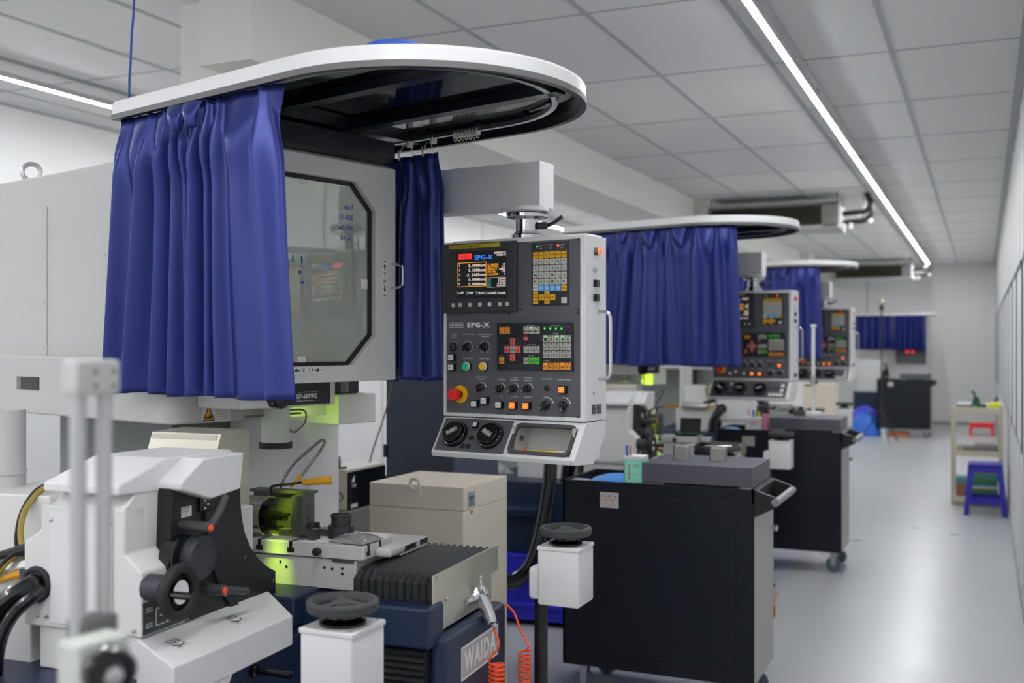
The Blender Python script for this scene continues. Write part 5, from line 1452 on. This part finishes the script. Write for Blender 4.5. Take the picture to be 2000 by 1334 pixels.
def plate(org, label):
    F = Matrix.Translation(Vector(org))
    t = thing('surface_plate', label, 'granite plate', Vector(org) + Vector((-.24, .2, .957)), 'granite surface plates')
    c = MB().box(F, (-.478, -.01), (.006, .41), (.958, 1.038), granite, .002)
    obj('stone', c, t)
    c = MB().box(F, (-.478, -.38), (.004, .41), (.8925, .957), alu).box(F, (-.06, -.014), (.004, .41), (.8925, .957), alu).box(F, (-.39, -.05), (.03, .40), (.8925, .957), black)
    obj('foot', c, t)
    return t
G1 = plate((-.855, 4.36, 0), 'dark grey granite plate carrying two perforated cubes')
G2 = copy_tree(G1, (-.010, 3.02, 0), 'grey granite plate carrying the slim white height gauge, beside the pink bottle')
G3 = copy_tree(G1, (.08, 14.17, 0), 'small grey plate on the trolley beside the blue bags')
# things on the nearest trolley
holes = mat('perforated_metal', (178, 170, 160), .4, .4)
def cube(x, y, label):
    p = at_h(x, y, 1.038)
    t = thing('grid_block', label, 'steel block', p, 'perforated cubes on the granite plate')
    a = .029
    c = MB().box(R, (p.x - a, p.x + a), (p.y - a, p.y + a), (1.0385, 1.0965), holes, .001)
    for k in range(1, 6):
        q = -a + 2 * a * k / 6
        c.box(R, (p.x + q - .0012, p.x + q + .0012), (p.y - a - .0006, p.y - a + .001), (1.041, 1.094), seamm).box(R, (p.x - a + .002, p.x + a - .002), (p.y - a - .0006, p.y - a + .001), (1.0675 + q - .0012, 1.0675 + q + .0012), seamm)
        c.box(R, (p.x + a - .001, p.x + a + .0006), (p.y + q - .0012, p.y + q + .0012), (1.041, 1.094), seamm).box(R, (p.x + a - .001, p.x + a + .0006), (p.y - a + .002, p.y + a - .002), (1.0675 + q - .0012, 1.0675 + q + .0012), seamm)
    obj('block', c, t)
    c = MB().cyl(R, (p.x - .06, p.y - .01, 1.102), (p.x + .02, p.y - .005, 1.100), .0035, chrome, None, 10).cyl(R, (p.x - .02, p.y + .01, 1.100), (p.x + .05, p.y + .03, 1.101), .003, alu, None, 10).cyl(R, (p.x - .033, p.y - .02, 1.04), (p.x - .033, p.y - .02, 1.1), .004, iron, None, 10)
    obj('gauge_pin', c, t, label='shiny gauge pin')
cube(1333, 897, 'perforated steel cube on the granite plate, the one next to the mint carton')
cube(1404, 900, 'perforated steel cube on the granite plate, the one towards the trolley handle')
p = at_h(1241, 941, .955); p.y += .05; p.x -= .012
t = thing('pen_carton', 'mint green carton with pens standing beside the granite plate', 'carton', (p.x, p.y, .892))
c = MB()
a = .042
for q in ((-a, a, -a, -a + .003), (-a, a, a - .003, a), (-a, -a + .003, -a, a), (a - .003, a, -a, a)): c.box(R, (p.x + q[0], p.x + q[1]), (p.y + q[2], p.y + q[3]), (.893, 1.062), teal)
c.box(R, (p.x - a, p.x + a), (p.y - a, p.y + a), (.893, .897), teal).box(R, (p.x - a - .001, p.x + a + .001), (p.y - a - .001, p.y + a + .001), (1.05, 1.063), paperm)
cb = obj('carton_body', c, t)
CF = R @ Matrix.Translation((p.x, p.y - a - .0006, 0)) @ Matrix(((1, 0, 0, 0), (0, 0, -1, 0), (0, 1, 0, 0), (0, 0, 0, 1)))
c = MB()
for i in range(6): rect(c, CF, -.022, -.014, .965 + i * .011, .972 + i * .011, mat('carton_red', (180, 90, 80), .6))
rect(c, CF, 0, .03, 1.025, 1.028, seamm); rect(c, CF, 0, .03, 1.018, 1.021, seamm)
rect(c, CF, -a, a, .984, .9855, mat('rubber_band', (190, 170, 110), .6))
obj('carton_print', c, cb)
for dx, dy, m_, h_, l_ in ((-.03, -.02, mat('pen_blue2', (44, 60, 200), .4), 1.105, 0), (-.022, -.028, mat('pen_pale', (150, 170, 220), .4), 1.098, 0), (-.02, .0, mat('pen_salmon', (226, 150, 130), .4), 1.108, 0)):
    o = obj('pen', MB().tube(R, [(p.x + dx + .004, p.y + dy, .8975), (p.x + dx, p.y + dy, 1.0), (p.x + dx - .006, p.y + dy, h_)], .0055, m_, 10, 2))
    tag(o, {1.105: 'dark blue pen standing in the mint carton', 1.098: 'pale blue pen standing in the mint carton', 1.108: 'salmon coloured pen standing in the mint carton'}[h_], 'pen', 'pens in the mint carton')
c = MB().lathe(R, (-1.50, 4.56, .893), (0, 0, 1), [(.15, 0), (.152, .01), (.14, .03), (.11, .05), (.06, .064), (0, .068)], mat('bowl_blue', (76, 142, 214), .35), 40)
o = obj('blue_bowl', c); tag(o, 'upturned blue plastic bowl in the trolley tray behind the mint carton', 'bowl')
c = MB().box(R, (-1.672, -1.60), (4.40, 4.46), (.893, .945), mat('box_pale', (196, 196, 200), .5), .003)
o = obj('small_box', c); tag(o, 'small pale box in the corner of the trolley tray beside the blue bowl', 'box')
# things on the middle trolley
def P2(x, y, h=.955, back=.06):
    r = (x - 1000) / FPX; return at(x, y, (7.38 + back) / (sA * r + cA))
p = P2(1496, 843)
t = thing('spray_bottle', 'pink bottle with black cap standing beside a granite plate', 'bottle', (p.x, p.y, .893))
obj('bottle_body', MB().box(R, (p.x - .022, p.x + .022), (p.y - .022, p.y + .022), (.893, 1.06), pink, .006), t)
obj('bottle_cap', MB().cyl(R, (p.x, p.y, 1.06), (p.x, p.y, 1.105), .014, black), t, label='black cap')
p = P2(1473, 842)
t = thing('white_carton', 'white carton with a pink stripe standing beside the pink bottle', 'carton', (p.x, p.y, .893))
obj('carton_body', MB().box(R, (p.x - .052, p.x + .052), (p.y - .045, p.y + .045), (.893, 1.035), paperm, .002), t)
CF = R @ Matrix.Translation((p.x, p.y - .0458, 0)) @ Matrix(((1, 0, 0, 0), (0, 0, -1, 0), (0, 1, 0, 0), (0, 0, 0, 1)))
c = MB(); rect(c, CF, -.05, .05, 1.0, 1.008, pink); rect(c, CF, -.015, .015, .985, .993, warnr); obj('carton_print', c, t)
for i, (dx, m_, l_) in enumerate(((-.03, pink, 'pink'), (-.005, cordblue, 'blue'), (.012, greenc, 'green'), (.03, yellowc, 'yellow'))):
    o = obj('marker_pen', MB().tube(R, [(p.x + dx, p.y, 1.0355), (p.x + dx * 1.2, p.y, 1.06), (p.x + dx * 1.4, p.y + .003, 1.09 - i * .006)], .007, m_, 10, 2))
    tag(o, l_ + ' marker standing on the white carton beside the pink bottle', 'pen', 'markers on the middle trolley')
p = P2(1430, 838, .955, .12)
o = obj('blue_cloth', MB().ball(R, (p.x, p.y, .893), .07, mat('cloth_blue', (110, 160, 200), .8, bump=.6, bscale=40), (1.3, 1, .9), 20, True)); tag(o, 'crumpled pale blue cloth lying beside the white carton with pink stripe', 'cloth')
# height gauge on the middle trolley plate
def height_gauge(p, z0, H, label, m_):
    t = thing('height_gauge', label, 'height gauge', (p.x, p.y, z0), 'height gauges')
    obj('base', MB().box(R, (p.x - .05, p.x + .05), (p.y - .04, p.y + .04), (z0, z0 + .035), m_, .006), t)
    obj('column', MB().box(R, (p.x - .011, p.x + .011), (p.y - .008, p.y + .008), (z0 + .03, z0 + H), m_).box(R, (p.x - .018, p.x + .018), (p.y - .012, p.y + .012), (z0 + H, z0 + H + .02), m_, .004), t)
    sl = obj('slider', MB().box(R, (p.x - .018, p.x + .018), (p.y - .028, p.y - .008), (z0 + .23, z0 + .29), alu, .004), t)
    obj('scriber', MB().box(R, (p.x - .05, p.x - .01), (p.y - .07, p.y - .03), (z0 + .215, z0 + .225), black).cyl(R, (p.x + .018, p.y - .02, z0 + .24), (p.x + .03, p.y - .02, z0 + .24), .012, black), sl)
    return t
q = at_h(1614, 806, 1.040); q.y += .12
height_gauge(Vector((-1.08, 7.60, 0)), 1.0385, .62, 'slim white height gauge standing on a granite plate before the cream cabinet', white2)
c = MB().box(R, (-1.22, -1.13), (7.62, 7.72), (1.0385, 1.075), iron, .004).box(R, (-1.19, -1.16), (7.65, 7.69), (1.075, 1.10), black)
o = obj('steel_block', c); tag(o, 'small grey steel block lying beside the slim white height gauge', 'block')

# blurred twin column height gauge close to the camera, on its own trolley below the frame
zc = 1.25
pA = at(152, 1000, zc); pB = at(203, 1000, zc + .03)
t = thing('twin_column_gauge', 'out of focus twin column height gauge close to the camera', 'height gauge', ((pA.x + pB.x) / 2, (pA.y + pB.y) / 2, 1.038), 'height gauges')
for q, m_ in ((pA, alu), (pB, alu)):
    obj('column', MB().cyl(R, (q.x, q.y, 1.075), (q.x, q.y, 1.51), .0095, mat('column_grey', (190, 190, 190), .35, .4), None, 20), t)
mid = (pA + pB) / 2
HD = rot(math.degrees(math.atan2((pB - pA).y, (pB - pA).x)), (mid.x, mid.y, 0))
c = MB().box(HD, (-.03, .03), (-.016, .016), (1.488, 1.530), mat('gauge_head', (188, 188, 186), .45), .004)
for x in (-.005, .02):
    for z in (1.499, 1.516): c.lathe(HD, (x, -.016, z), (0, -1, 0), [(.003, 0), (.003, .0006), (0, .0006)], iron, 10)
obj('head_block', c, t, label='grey top block')
c = MB().box(HD, (-.07, .05), (-.05, .05), (1.039, 1.075), mat('gauge_base', (150, 152, 148), .5), .006).box(HD, (-.055, .015), (-.055, -.012), (1.10, 1.21), mat('gauge_body', (196, 200, 192), .5), .006)
c.box(HD, (-.022, .026), (-.018, .018), (1.075, 1.225), iron, .004)
obj('base_block', c, t)
pw = at(214, 1312, 1.17)
dv = Vector((pw.x, pw.y, 0)).normalized()
c = MB().lathe(R, pw, -dv + Vector((.5, 0, 0)), [(.026, -.010), (.029, -.007), (.029, .005), (.026, .010), (.021, .010), (.018, .005), (.009, .005)], gloss, 36).lathe(R, pw, -dv + Vector((.5, 0, 0)), [(.010, .0), (.010, .02), (0, .022)], alu, 16)
obj('fine_feed_wheel', c, t, label='black feed wheel')
C0 = copy_tree(C1, (mid.x + .36 + .855, mid.y - .30 - 4.36, 0), 'dark trolley under the out of focus height gauge')
C0['group'] = 'dark tool trolleys'
G0 = copy_tree(G1, (mid.x + .24 + .855, mid.y - .20 - 4.36, 0), 'granite plate under the out of focus height gauge')

# ------------------------------------------------------------------ copies of the machine further down the aisle
M2 = copy_tree(M1, STEP, 'white grinding machine behind the tray pendant, blue curtain drawn across its screen')
M3 = copy_tree(M1, M3OFF, 'white grinding machine under the smallest round hood, before the end wall')
PD3 = copy_tree(PD2, M3OFF - STEP, 'smallest control pendant, partly hidden by the slim white height gauge')
wide = [(a_, b_ * 1.6, c_, d__) for a_, b_, c_, d__ in ((.075, .028, .022, -.02), (.145, .028, .022, -.03), (.245, .03, .024, -.04), (.29, .03, .020, -.04), (.40, .035, .026, -.06), (.46, .032, .020, -.04), (.60, .034, .022, .0), (.635, .034, .022, .02), (.80, .036, .026, -.01), (.90, .036, .028, .01), (.97, .03, .03, .0))]
cur3 = curtain('wide blue curtain hanging between the tray pendant and the three dial pendant', CG, .05, .84 + .30, wide, HZ - .003, 1.415, .02,
               flaps=((.36, .08, .07, .02), (.53, .10, .11, .03), (.72, .10, .11, .03)), seed=11)
cur3.location += STEP
cur4 = copy_tree(cur3, M3OFF - STEP, 'small blue curtain under the smallest hood, behind the three dial pendant')
cur5 = copy_tree(cur2, STEP, 'dark gathered curtain behind the wide curtain and the three dial pendant')
for src, k, l_ in ((HA, 1, 'handwheel pedestal of the second machine, just behind the two perforated cubes'), (HB, 1, 'handwheel on a white box standing before the pink bottle trolley'),
                   (HA, 2, 'handwheel pedestal half hidden behind the trolley with the pink bottle'), (HB, 2, 'small handwheel box beyond the granite plate with the slim height gauge')):
    copy_tree(src, STEP if k == 1 else M3OFF, l_)
copy_tree(tank, STEP * 3, 'cream cabinet standing behind the slim white height gauge')
t = thing('tool_tray', 'black parts tray with green fittings on the second work table', 'tray', tp(-1.47, 2.72, .98) + STEP)
c = MB().box(T, (-1.56, -1.43), (2.65, 2.80), (.981, .985), black).box(T, (-1.56, -1.43), (2.65, 2.655), (.981, .995), black).box(T, (-1.56, -1.43), (2.795, 2.80), (.981, .995), black)
c.prism(T, [(2.795, .985), (2.80, .985), (2.83, 1.08), (2.825, 1.08)], -1.56, -1.43, 'a', black)
c.v = [p + STEP for p in c.v]; obj('tray_body', c, t)
c = MB()
for i in range(5): c.box(T, (-1.55 + i * .023, -1.535 + i * .023), (2.67, 2.78), (.985, .994), iron if i % 2 else mat('fitting_green', (70, 150, 120), .5))
c.v = [p + STEP for p in c.v]; obj('fittings', c, t)
copy_w = bpy.data.objects['hex_wrench']
copy_tree(copy_w, STEP + Vector((.05, .0, .02)), 'bent black wrench with amber handle on the second machine')
# ------------------------------------------------------------------ ceiling air conditioners
def fan_coil(x0, x1, Y, zb, label):
    t = thing('air_conditioner', label, 'air conditioner', ((x0 + x1) / 2, Y + .3, zb), 'ceiling fan coil units')
    galv = mat('galvanised_casing', (176, 178, 178), .45, .3)
    c = MB().box(R, (x0, x1), (Y + .02, Y + .62), (zb, zb + .25), galv).box(R, (x0 - .01, x1 + .02), (Y + .015, Y + .03), (zb + .245, zb + .275), galv)
    c.box(R, (x1 - .16, x1), (Y - .004, Y + .03), (zb + .01, zb + .25), mat('casing_dark', (112, 108, 106), .6)).box(R, (x0, x0 + .03), (Y - .004, Y + .03), (zb + .01, zb + .25), mat('casing_dark', (112, 108, 106), .6))
    c.box(R, (x0, x1), (Y - .004, Y + .03), (zb, zb + .03), galv).box(R, (x0, x1), (Y - .004, Y + .03), (zb + .228, zb + .25), mat('casing_dark', (112, 108, 106), .6))
    obj('casing', c, t, bev=.003)
    c = MB().box(R, (x0 + .03, x1 - .16), (Y + .012, Y + .022), (zb + .03, zb + .228), mat('intake_dark', (34, 31, 14), .8))
    for k in range(9): c.box(R, (x0 + .03, x1 - .16), (Y + .004, Y + .012), (zb + .036 + k * .022, zb + .040 + k * .022), mat('intake_fin', (44, 40, 22), .7))
    obj('intake_grille', c, t, label='dark olive intake grille')
    c = MB()
    for x in (x0 + .02, x1 - .02):
        for y in (Y + .06, Y + .56): c.cyl(R, (x, y, zb + .24), (x, y, HC - .001), .006, iron, None, 10)
    obj('hanger_rod', c, t)
    c = MB()
    for dz, dy in ((.06, .2), (.15, .2)):
        c.tube(R, [(x1 - .01, Y + dy, zb + dz), (x1 + .12, Y + dy, zb + dz + .01), (x1 + .24, Y + dy, zb + dz + .02), (x1 + .30, Y + dy, zb + dz + .10), (x1 + .27, Y + dy, zb + .30), (x1 + .25, Y + dy, HC - .002)], .026, rubber, 10)
    c.tube(R, [(x1 + .01, Y + .2, zb + .11), (x1 + .16, Y + .2, zb + .11), (x1 + .22, Y + .2, zb + .2), (x1 + .22, Y + .2, HC - .002)], .013, keyw, 10)
    for x in (.03, .10): c.cyl(R, (x1 + x, Y + .15, zb - .01), (x1 + x, Y + .15, zb + .05), .022, white2)
    c.ball(R, (x1 + .28, Y + .2, zb + .06), .03, keyw)
    obj('refrigerant_pipe', c, t, label='black insulated pipes')
    c = MB().box(R, (x1 - .004, x1 + .02), (Y + .03, Y + .3), (zb, zb + .22), white2)
    obj('side_plate', c, t)
pr = at(1637, 415, 10.5); pl = pr.x - 1.30
fan_coil(pl, pr.x, pr.y, 2.70, 'larger ceiling air conditioner with dark olive grille, hanging above a blue curtain')
pr2 = at(1780, 530, 18.6)
fan_coil(pr2.x - 1.30, pr2.x, pr2.y, 2.69, 'smaller ceiling air conditioner just before the end wall')

# ------------------------------------------------------------------ cream shelf rack, stool and what they hold
Yr = 10.95
xl, xr = -.28, .175
t = thing('shelf_rack', 'cream slotted angle rack against the window wall', 'shelf', (-.05, Yr + .2, 0))
rc = mat('rack_cream', (204, 196, 172), .5)
for i, (x, sx) in enumerate(((xl, 1), (xr, -1))):
    for y, sy in ((Yr, 1), (Yr + .42, -1)):
        c = MB().box(R, (min(x, x + sx * .036), max(x, x + sx * .036)), (y - .0015, y + .0015), (0, .955), rc).box(R, (x - .0015, x + .0015), (min(y, y + sy * .036), max(y, y + sy * .036)), (0, .955), rc)
        for k in range(22): c.box(R, (x + sx * .018 - .006, x + sx * .018 + .006), (y - .0022, y + .0022), (.03 + k * .042, .048 + k * .042), seamm)
        obj('upright', c, t)
for z in (.04, .475, .885):
    c = MB().box(R, (xl + .003, xr - .003), (Yr + .003, Yr + .417), (z + .045, z + .05), rc).box(R, (xl + .003, xr - .003), (Yr + .002, Yr + .006), (z, z + .05), rc).box(R, (xl + .003, xr - .003), (Yr + .414, Yr + .418), (z, z + .05), rc)
    obj('shelf_board', c, t)
def item(name, mb, label, cat, group=None): return tag(obj(name, mb), label, cat, group)
zt = .936
item('paper_stack', MB().box(R, (-.24, -.06), (Yr + .05, Yr + .32), (zt, zt + .022), mat('paper_grey', (130, 130, 126), .7)).box(R, (-.22, -.08), (Yr + .1, Yr + .34), (zt + .022, zt + .035), paperm), 'grey papers lying on the top of the cream rack', 'papers')
t = thing('green_fixture', 'dark green bench fixture on top of the cream rack', 'fixture', (-.04, Yr + .15, zt))
obj('fixture_base', MB().box(R, (-.11, .03), (Yr + .08, Yr + .2), (zt, zt + .03), mat('dark_green', (24, 90, 62), .5)).prism(R, [(-.10, zt + .03), (-.02, zt + .03), (-.04, zt + .10), (-.08, zt + .10)], Yr + .1, Yr + .17, 'b', mat('dark_green', (24, 90, 62), .5)), t)
obj('fixture_lever', MB().tube(R, [(-.07, Yr + .13, zt + .10), (-.08, Yr + .13, zt + .14), (-.10, Yr + .13, zt + .15)], .01, black), t)
item('white_bag', MB().ball(R, (.03, Yr + .13, zt), .035, paperm, (1.2, 1, 1.3), 16, True), 'small white bundle beside the green fixture on the rack', 'bundle')
item('red_tool', MB().box(R, (.055, .10), (Yr + .2, Yr + .3), (zt, zt + .045), redc, .008), 'small red tool lying on top of the cream rack', 'tool')
item('glove_pile', MB().ball(R, (.105, Yr + .12, zt), .06, mat('lime', (196, 204, 20), .6, bump=.5, bscale=30), (1.15, 1, .95), 18, True).ball(R, (.14, Yr + .16, zt + .035), .03, paperm, (1.3, 1, .8), 14), 'lime yellow gloves heaped on top of the cream rack', 'gloves')
item('grey_bottle', MB().lathe(R, (.12, Yr + .33, zt), (0, 0, 1), [(.02, 0), (.022, .06), (.01, .08), (.01, .10), (0, .10)], slate, 16), 'slate grey bottle at the back corner of the rack top', 'bottle')
zm = .526
item('tool_case', MB().box(R, (-.235, .13), (Yr + .06, Yr + .36), (zm, zm + .03), mat('case_grey', (112, 112, 112), .6)).prism(R, [(-.1, zm + .03), (.13, zm + .03), (.10, zm + .055), (-.06, zm + .055)], Yr + .08, Yr + .33, 'b', mat('case_grey2', (140, 140, 140), .6)), 'flat grey case on the middle shelf of the cream rack', 'case')
item('wood_block', MB().box(R, (-.235, -.18), (Yr + .015, Yr + .055), (zm, zm + .035), mat('wood_light', (196, 160, 120), .7)), 'small pale wood block on the middle rack shelf', 'wood block')
zb = .091
cols = [('teal', (38, 128, 128)), ('green', (84, 124, 40)), ('white', (196, 200, 200)), ('dark teal', (30, 120, 130)), ('leaf green', (90, 130, 44)), ('sea green', (60, 140, 136)), ('amber', (186, 146, 40)), ('pale', (214, 208, 196))]
zz = zb
for i, (n_, c_) in enumerate(cols):
    h_ = (.045, .03, .028, .04, .03, .045, .035, .02)[i]
    item('binder', MB().box(R, (-.10 + .004 * (i % 3), .13 - .006 * (i % 2)), (Yr + .05, Yr + .33), (zz, zz + h_ - .001), mat('binder_%d' % i, c_, .6), .003), n_ + ' binder in the stack on the bottom shelf, behind the stool', 'binder', 'binders on the bottom rack shelf'); zz += h_
item('cardboard_box', MB().box(R, (-.235, -.13), (Yr + .05, Yr + .3), (zb, zb + .12), mat('cardboard', (150, 108, 82), .8), .002), 'brown cardboard box on the bottom rack shelf', 'box')
item('mint_box', MB().box(R, (-.235, -.12), (Yr + .06, Yr + .28), (zb + .121, zb + .17), mat('mint_box', (90, 160, 160), .7), .002), 'blue green box lying on the brown cardboard box', 'box')
# stool
def stool(X, Y, W, H, m_, label, top, name='plastic_stool'):
    t = thing(name, label, 'stool', (X, Y, 0))
    w2 = top / 2
    c = MB().prism(R, [(-w2 + X, Y - w2), (X + w2, Y - w2), (X + w2, Y + w2), (X - w2, Y + w2)], H - .03, H, 'c', m_, .008)
    for sx, sy in ((0, -1), (0, 1), (-1, 0), (1, 0)):
        if sx == 0: c.box(R, (X - w2 + .01, X + w2 - .01), (Y + sy * w2 - (.006 if sy > 0 else 0), Y + sy * w2 + (.006 if sy < 0 else 0)), (H - .075, H - .01), m_)
        else: c.box(R, (X + sx * w2 - (.006 if sx > 0 else 0), X + sx * w2 + (.006 if sx < 0 else 0)), (Y - w2 + .01, Y + w2 - .01), (H - .075, H - .01), m_)
    obj('seat', c, t, bev=.003)
    b2 = W / 2
    for sx in (-1, 1):
        for sy in (-1, 1):
            vs = []
            for z, r0, hw in ((H - .02, w2 - .028, .028), (0, b2 - .022, .022)):
                cx, cy = X + sx * r0, Y + sy * r0
                vs += [(cx - hw, cy - hw, z), (cx + hw, cy - hw, z), (cx + hw, cy + hw, z), (cx - hw, cy + hw, z)]
            obj('leg', MB().add(R, vs, [(0, 1, 2, 3), (4, 5, 6, 7), (0, 1, 5, 4), (1, 2, 6, 5), (2, 3, 7, 6), (3, 0, 4, 7)], m_), t, bev=.005)
    return t, b2
ps = at_h(1916, 1000, 0.0)
st, b2 = stool(.02, 10.55, .36, .46, bluestool, 'royal blue plastic stool in front of the cream rack', .29)
c = MB()
for q in ((-.155, .155, -.155, -.145), (-.155, .155, .145, .155), (-.155, -.145, -.15, .15), (.145, .155, -.15, .15)): c.box(R, (.02 + q[0], .02 + q[1]), (10.55 + q[2], 10.55 + q[3]), (.10, .16), bluestool)
obj('stretcher', c, st)
stool(-.02, 19.6, .40, .20, redc, 'low red plastic step stool on the floor by the end wall', .36)

# ------------------------------------------------------------------ far end of the room
farlamp = mat('far_red_lamp', (255, 60, 40), .4, emit=(255, 50, 30), es=1.6)
pf = at(1735, 605, 18.2)
FX, FY = pf.x, 19.6
t = thing('grinding_machine', 'white machine at the end wall with a short blue curtain and red lamps', 'grinding machine', (FX, FY + .5, 0), 'profile grinding machines in a row')
c = MB().box(R, (FX - .6, FX + .60), (FY + .30, FY + 1.2), (.3, 2.02), white, .01); obj('machine_body', c, t)
c = MB().box(R, (FX - .62, FX + .72), (FY - .1, FY + 1.1), (2.03, 2.06), white2, .01); obj('hood', c, t)
c = MB().box(R, (FX + .08, FX + .58), (FY + .18, FY + .32), (1.20, 1.62), panelgr, .006)
for x, z, m_ in ((.27, 1.40, farlamp), (.36, 1.40, farlamp), (.52, 1.46, farlamp), (.13, 1.44, warnr)): c.ball(R, (FX + x, FY + .175, z), .022, m_)
obj('control_panel', c, t, label='dark control panel with red lamps')
c = MB().box(R, (FX - .62, FX - .1), (FY - .05, FY + .3), (.95, 1.25), white, .02).box(R, (FX - .55, FX - .15), (FY - .1, FY + .3), (.66, .95), white, .02).box(R, (FX - .6, FX - .05), (FY - .15, FY + .3), (.38, .70), navy, .01).box(R, (FX - .6, FX - .02), (FY - .18, FY + .3), (0, .38), royal, .01)
obj('wheel_head', c, t)
c = MB()
for x in (-.66, -.06): c.torus(R, (FX + x, FY - .1, 1.0), (1, -.4, 0), .08, .02, rubber, 24, 8).cyl(R, (FX + x, FY - .1, 1.0), (FX + x * .9, FY + .05, 1.0), .02, black)
c.tube(R, [(FX - .1, FY - .08, .95), (FX - .05, FY - .1, 1.1), (FX - .09, FY - .08, 1.2)], .02, black)
obj('handwheel', c, t)
def flat_curtain(x0, x1, Y, z0, z1, n, label, seed):
    rnd = random.Random(seed); ph = rnd.uniform(0, 6); nu, nw = 120, 12; vs = []
    for j in range(nw + 1):
        w = j / nw
        for i in range(nu + 1):
            u = i / nu
            vs.append((x0 + (x1 - x0) * u + .04 * w * (u - .5), Y + (.022 + .02 * w) * math.sin(u * n * 2 * PI + ph + .8 * math.sin(u * 9)), z1 + (z0 - z1) * w))
    c = MB().add(R, vs, [(j * (nu + 1) + i, j * (nu + 1) + i + 1, (j + 1) * (nu + 1) + i + 1, (j + 1) * (nu + 1) + i) for j in range(nw) for i in range(nu)], curtainm)
    o = obj('curtain', c, sharp=180); md = o.modifiers.new('cloth', 'SOLIDIFY'); md.thickness = .003; tag(o, label, 'curtain', CG)
flat_curtain(FX - .60, FX + .04, FY - .03, 1.43, 2.03, 6, 'darker half of the short blue curtain by the end wall', 2)
flat_curtain(FX + .075, FX + .58, FY - .08, 1.42, 2.03, 7, 'brighter half of the short blue curtain, above the panel with red lamps', 8)
# lamp stand
pb = at(1722, 840, 16.5); 
t = thing('tripod_stand', 'thin dark tripod stand with a small head before the short blue curtain', 'tripod', (pb.x, pb.y, 0))
obj('pole', MB().cyl(R, (pb.x, pb.y, .25), (pb.x, pb.y, 2.12), .013, black, None, 12), t)
for k in range(3):
    a = k * 2 * PI / 3 + .9
    obj('leg', MB().tube(R, [(pb.x, pb.y, .55), (pb.x + .34 * math.cos(a), pb.y + .34 * math.sin(a), .01)], .009, black, 8, 1), t)
obj('head', MB().ball(R, (pb.x, pb.y, 2.18), .06, mat('lamp_head', (150, 148, 130), .5), (1, 1, 1), 14).box(R, (pb.x - .03, pb.x + .03), (pb.y - .03, pb.y + .03), (2.06, 2.13), black), t)
# bags and small things on the floor
pg = at(1690, 850, 17.8)
c = MB().ball(R, (pg.x, pg.y, 0), .26, mat('blue_bag', (40, 110, 214), .35, bump=.8, bscale=9), (1.0, .8, 1.5), 24, True)
item('refuse_bag', c, 'full bright blue plastic bag on the floor beside the small dark trolley', 'bag', 'blue plastic bags')
c = MB().ball(R, (pg.x - .05, pg.y + .5, 0), .27, mat('violet_blue_bag', (62, 70, 210), .35, bump=.8, bscale=9), (1.2, .8, 1.75), 24, True)
item('refuse_bag', c, 'violet blue bag behind the full bright blue bag', 'bag', 'blue plastic bags')
q = at(1727, 840, 17.2); item('white_bucket', MB().lathe(R, (q.x, q.y, 0), (0, 0, 1), [(.045, 0), (.055, .16), (.05, .16), (.045, .15), (0, .15)], mat('bucket_pale', (190, 214, 220), .5), 18), 'small pale bucket on the floor beside the small dark trolley', 'bucket')
q = at(1752, 838, 17.75); item('wood_board', MB().box(R, (q.x - .2, q.x + .2), (18.6, 18.85), (0.0, .07), mat('board_orange', (190, 116, 70), .7), .003), 'orange brown board lying under the small dark trolley', 'board')
q = at_h(1512, 1185, 0.06)
t = thing('floor_brush', 'small orange brush standing behind the mint carton trolley', 'brush', (q.x, q.y, 0))
obj('bristles', MB().box(R, (q.x - .02, q.x + .005), (q.y - .02, q.y + .03), (0, .07), mat('brush_rust', (178, 120, 66), .7), .006), t)
obj('grip', MB().tube(R, [(q.x, q.y, .065), (q.x + .006, q.y, .12), (q.x + .022, q.y, .15)], .012, mat('brush_pale', (214, 184, 160), .6), 10), t)
q = at(1867, 731, 20.3); item('wall_switch', MB().box(R, (q.x - .09, q.x + .09), (YF - .232, YF - .2205), (.95, 1.0), paperm, .003), 'long white switch plate low on the end wall', 'switch')
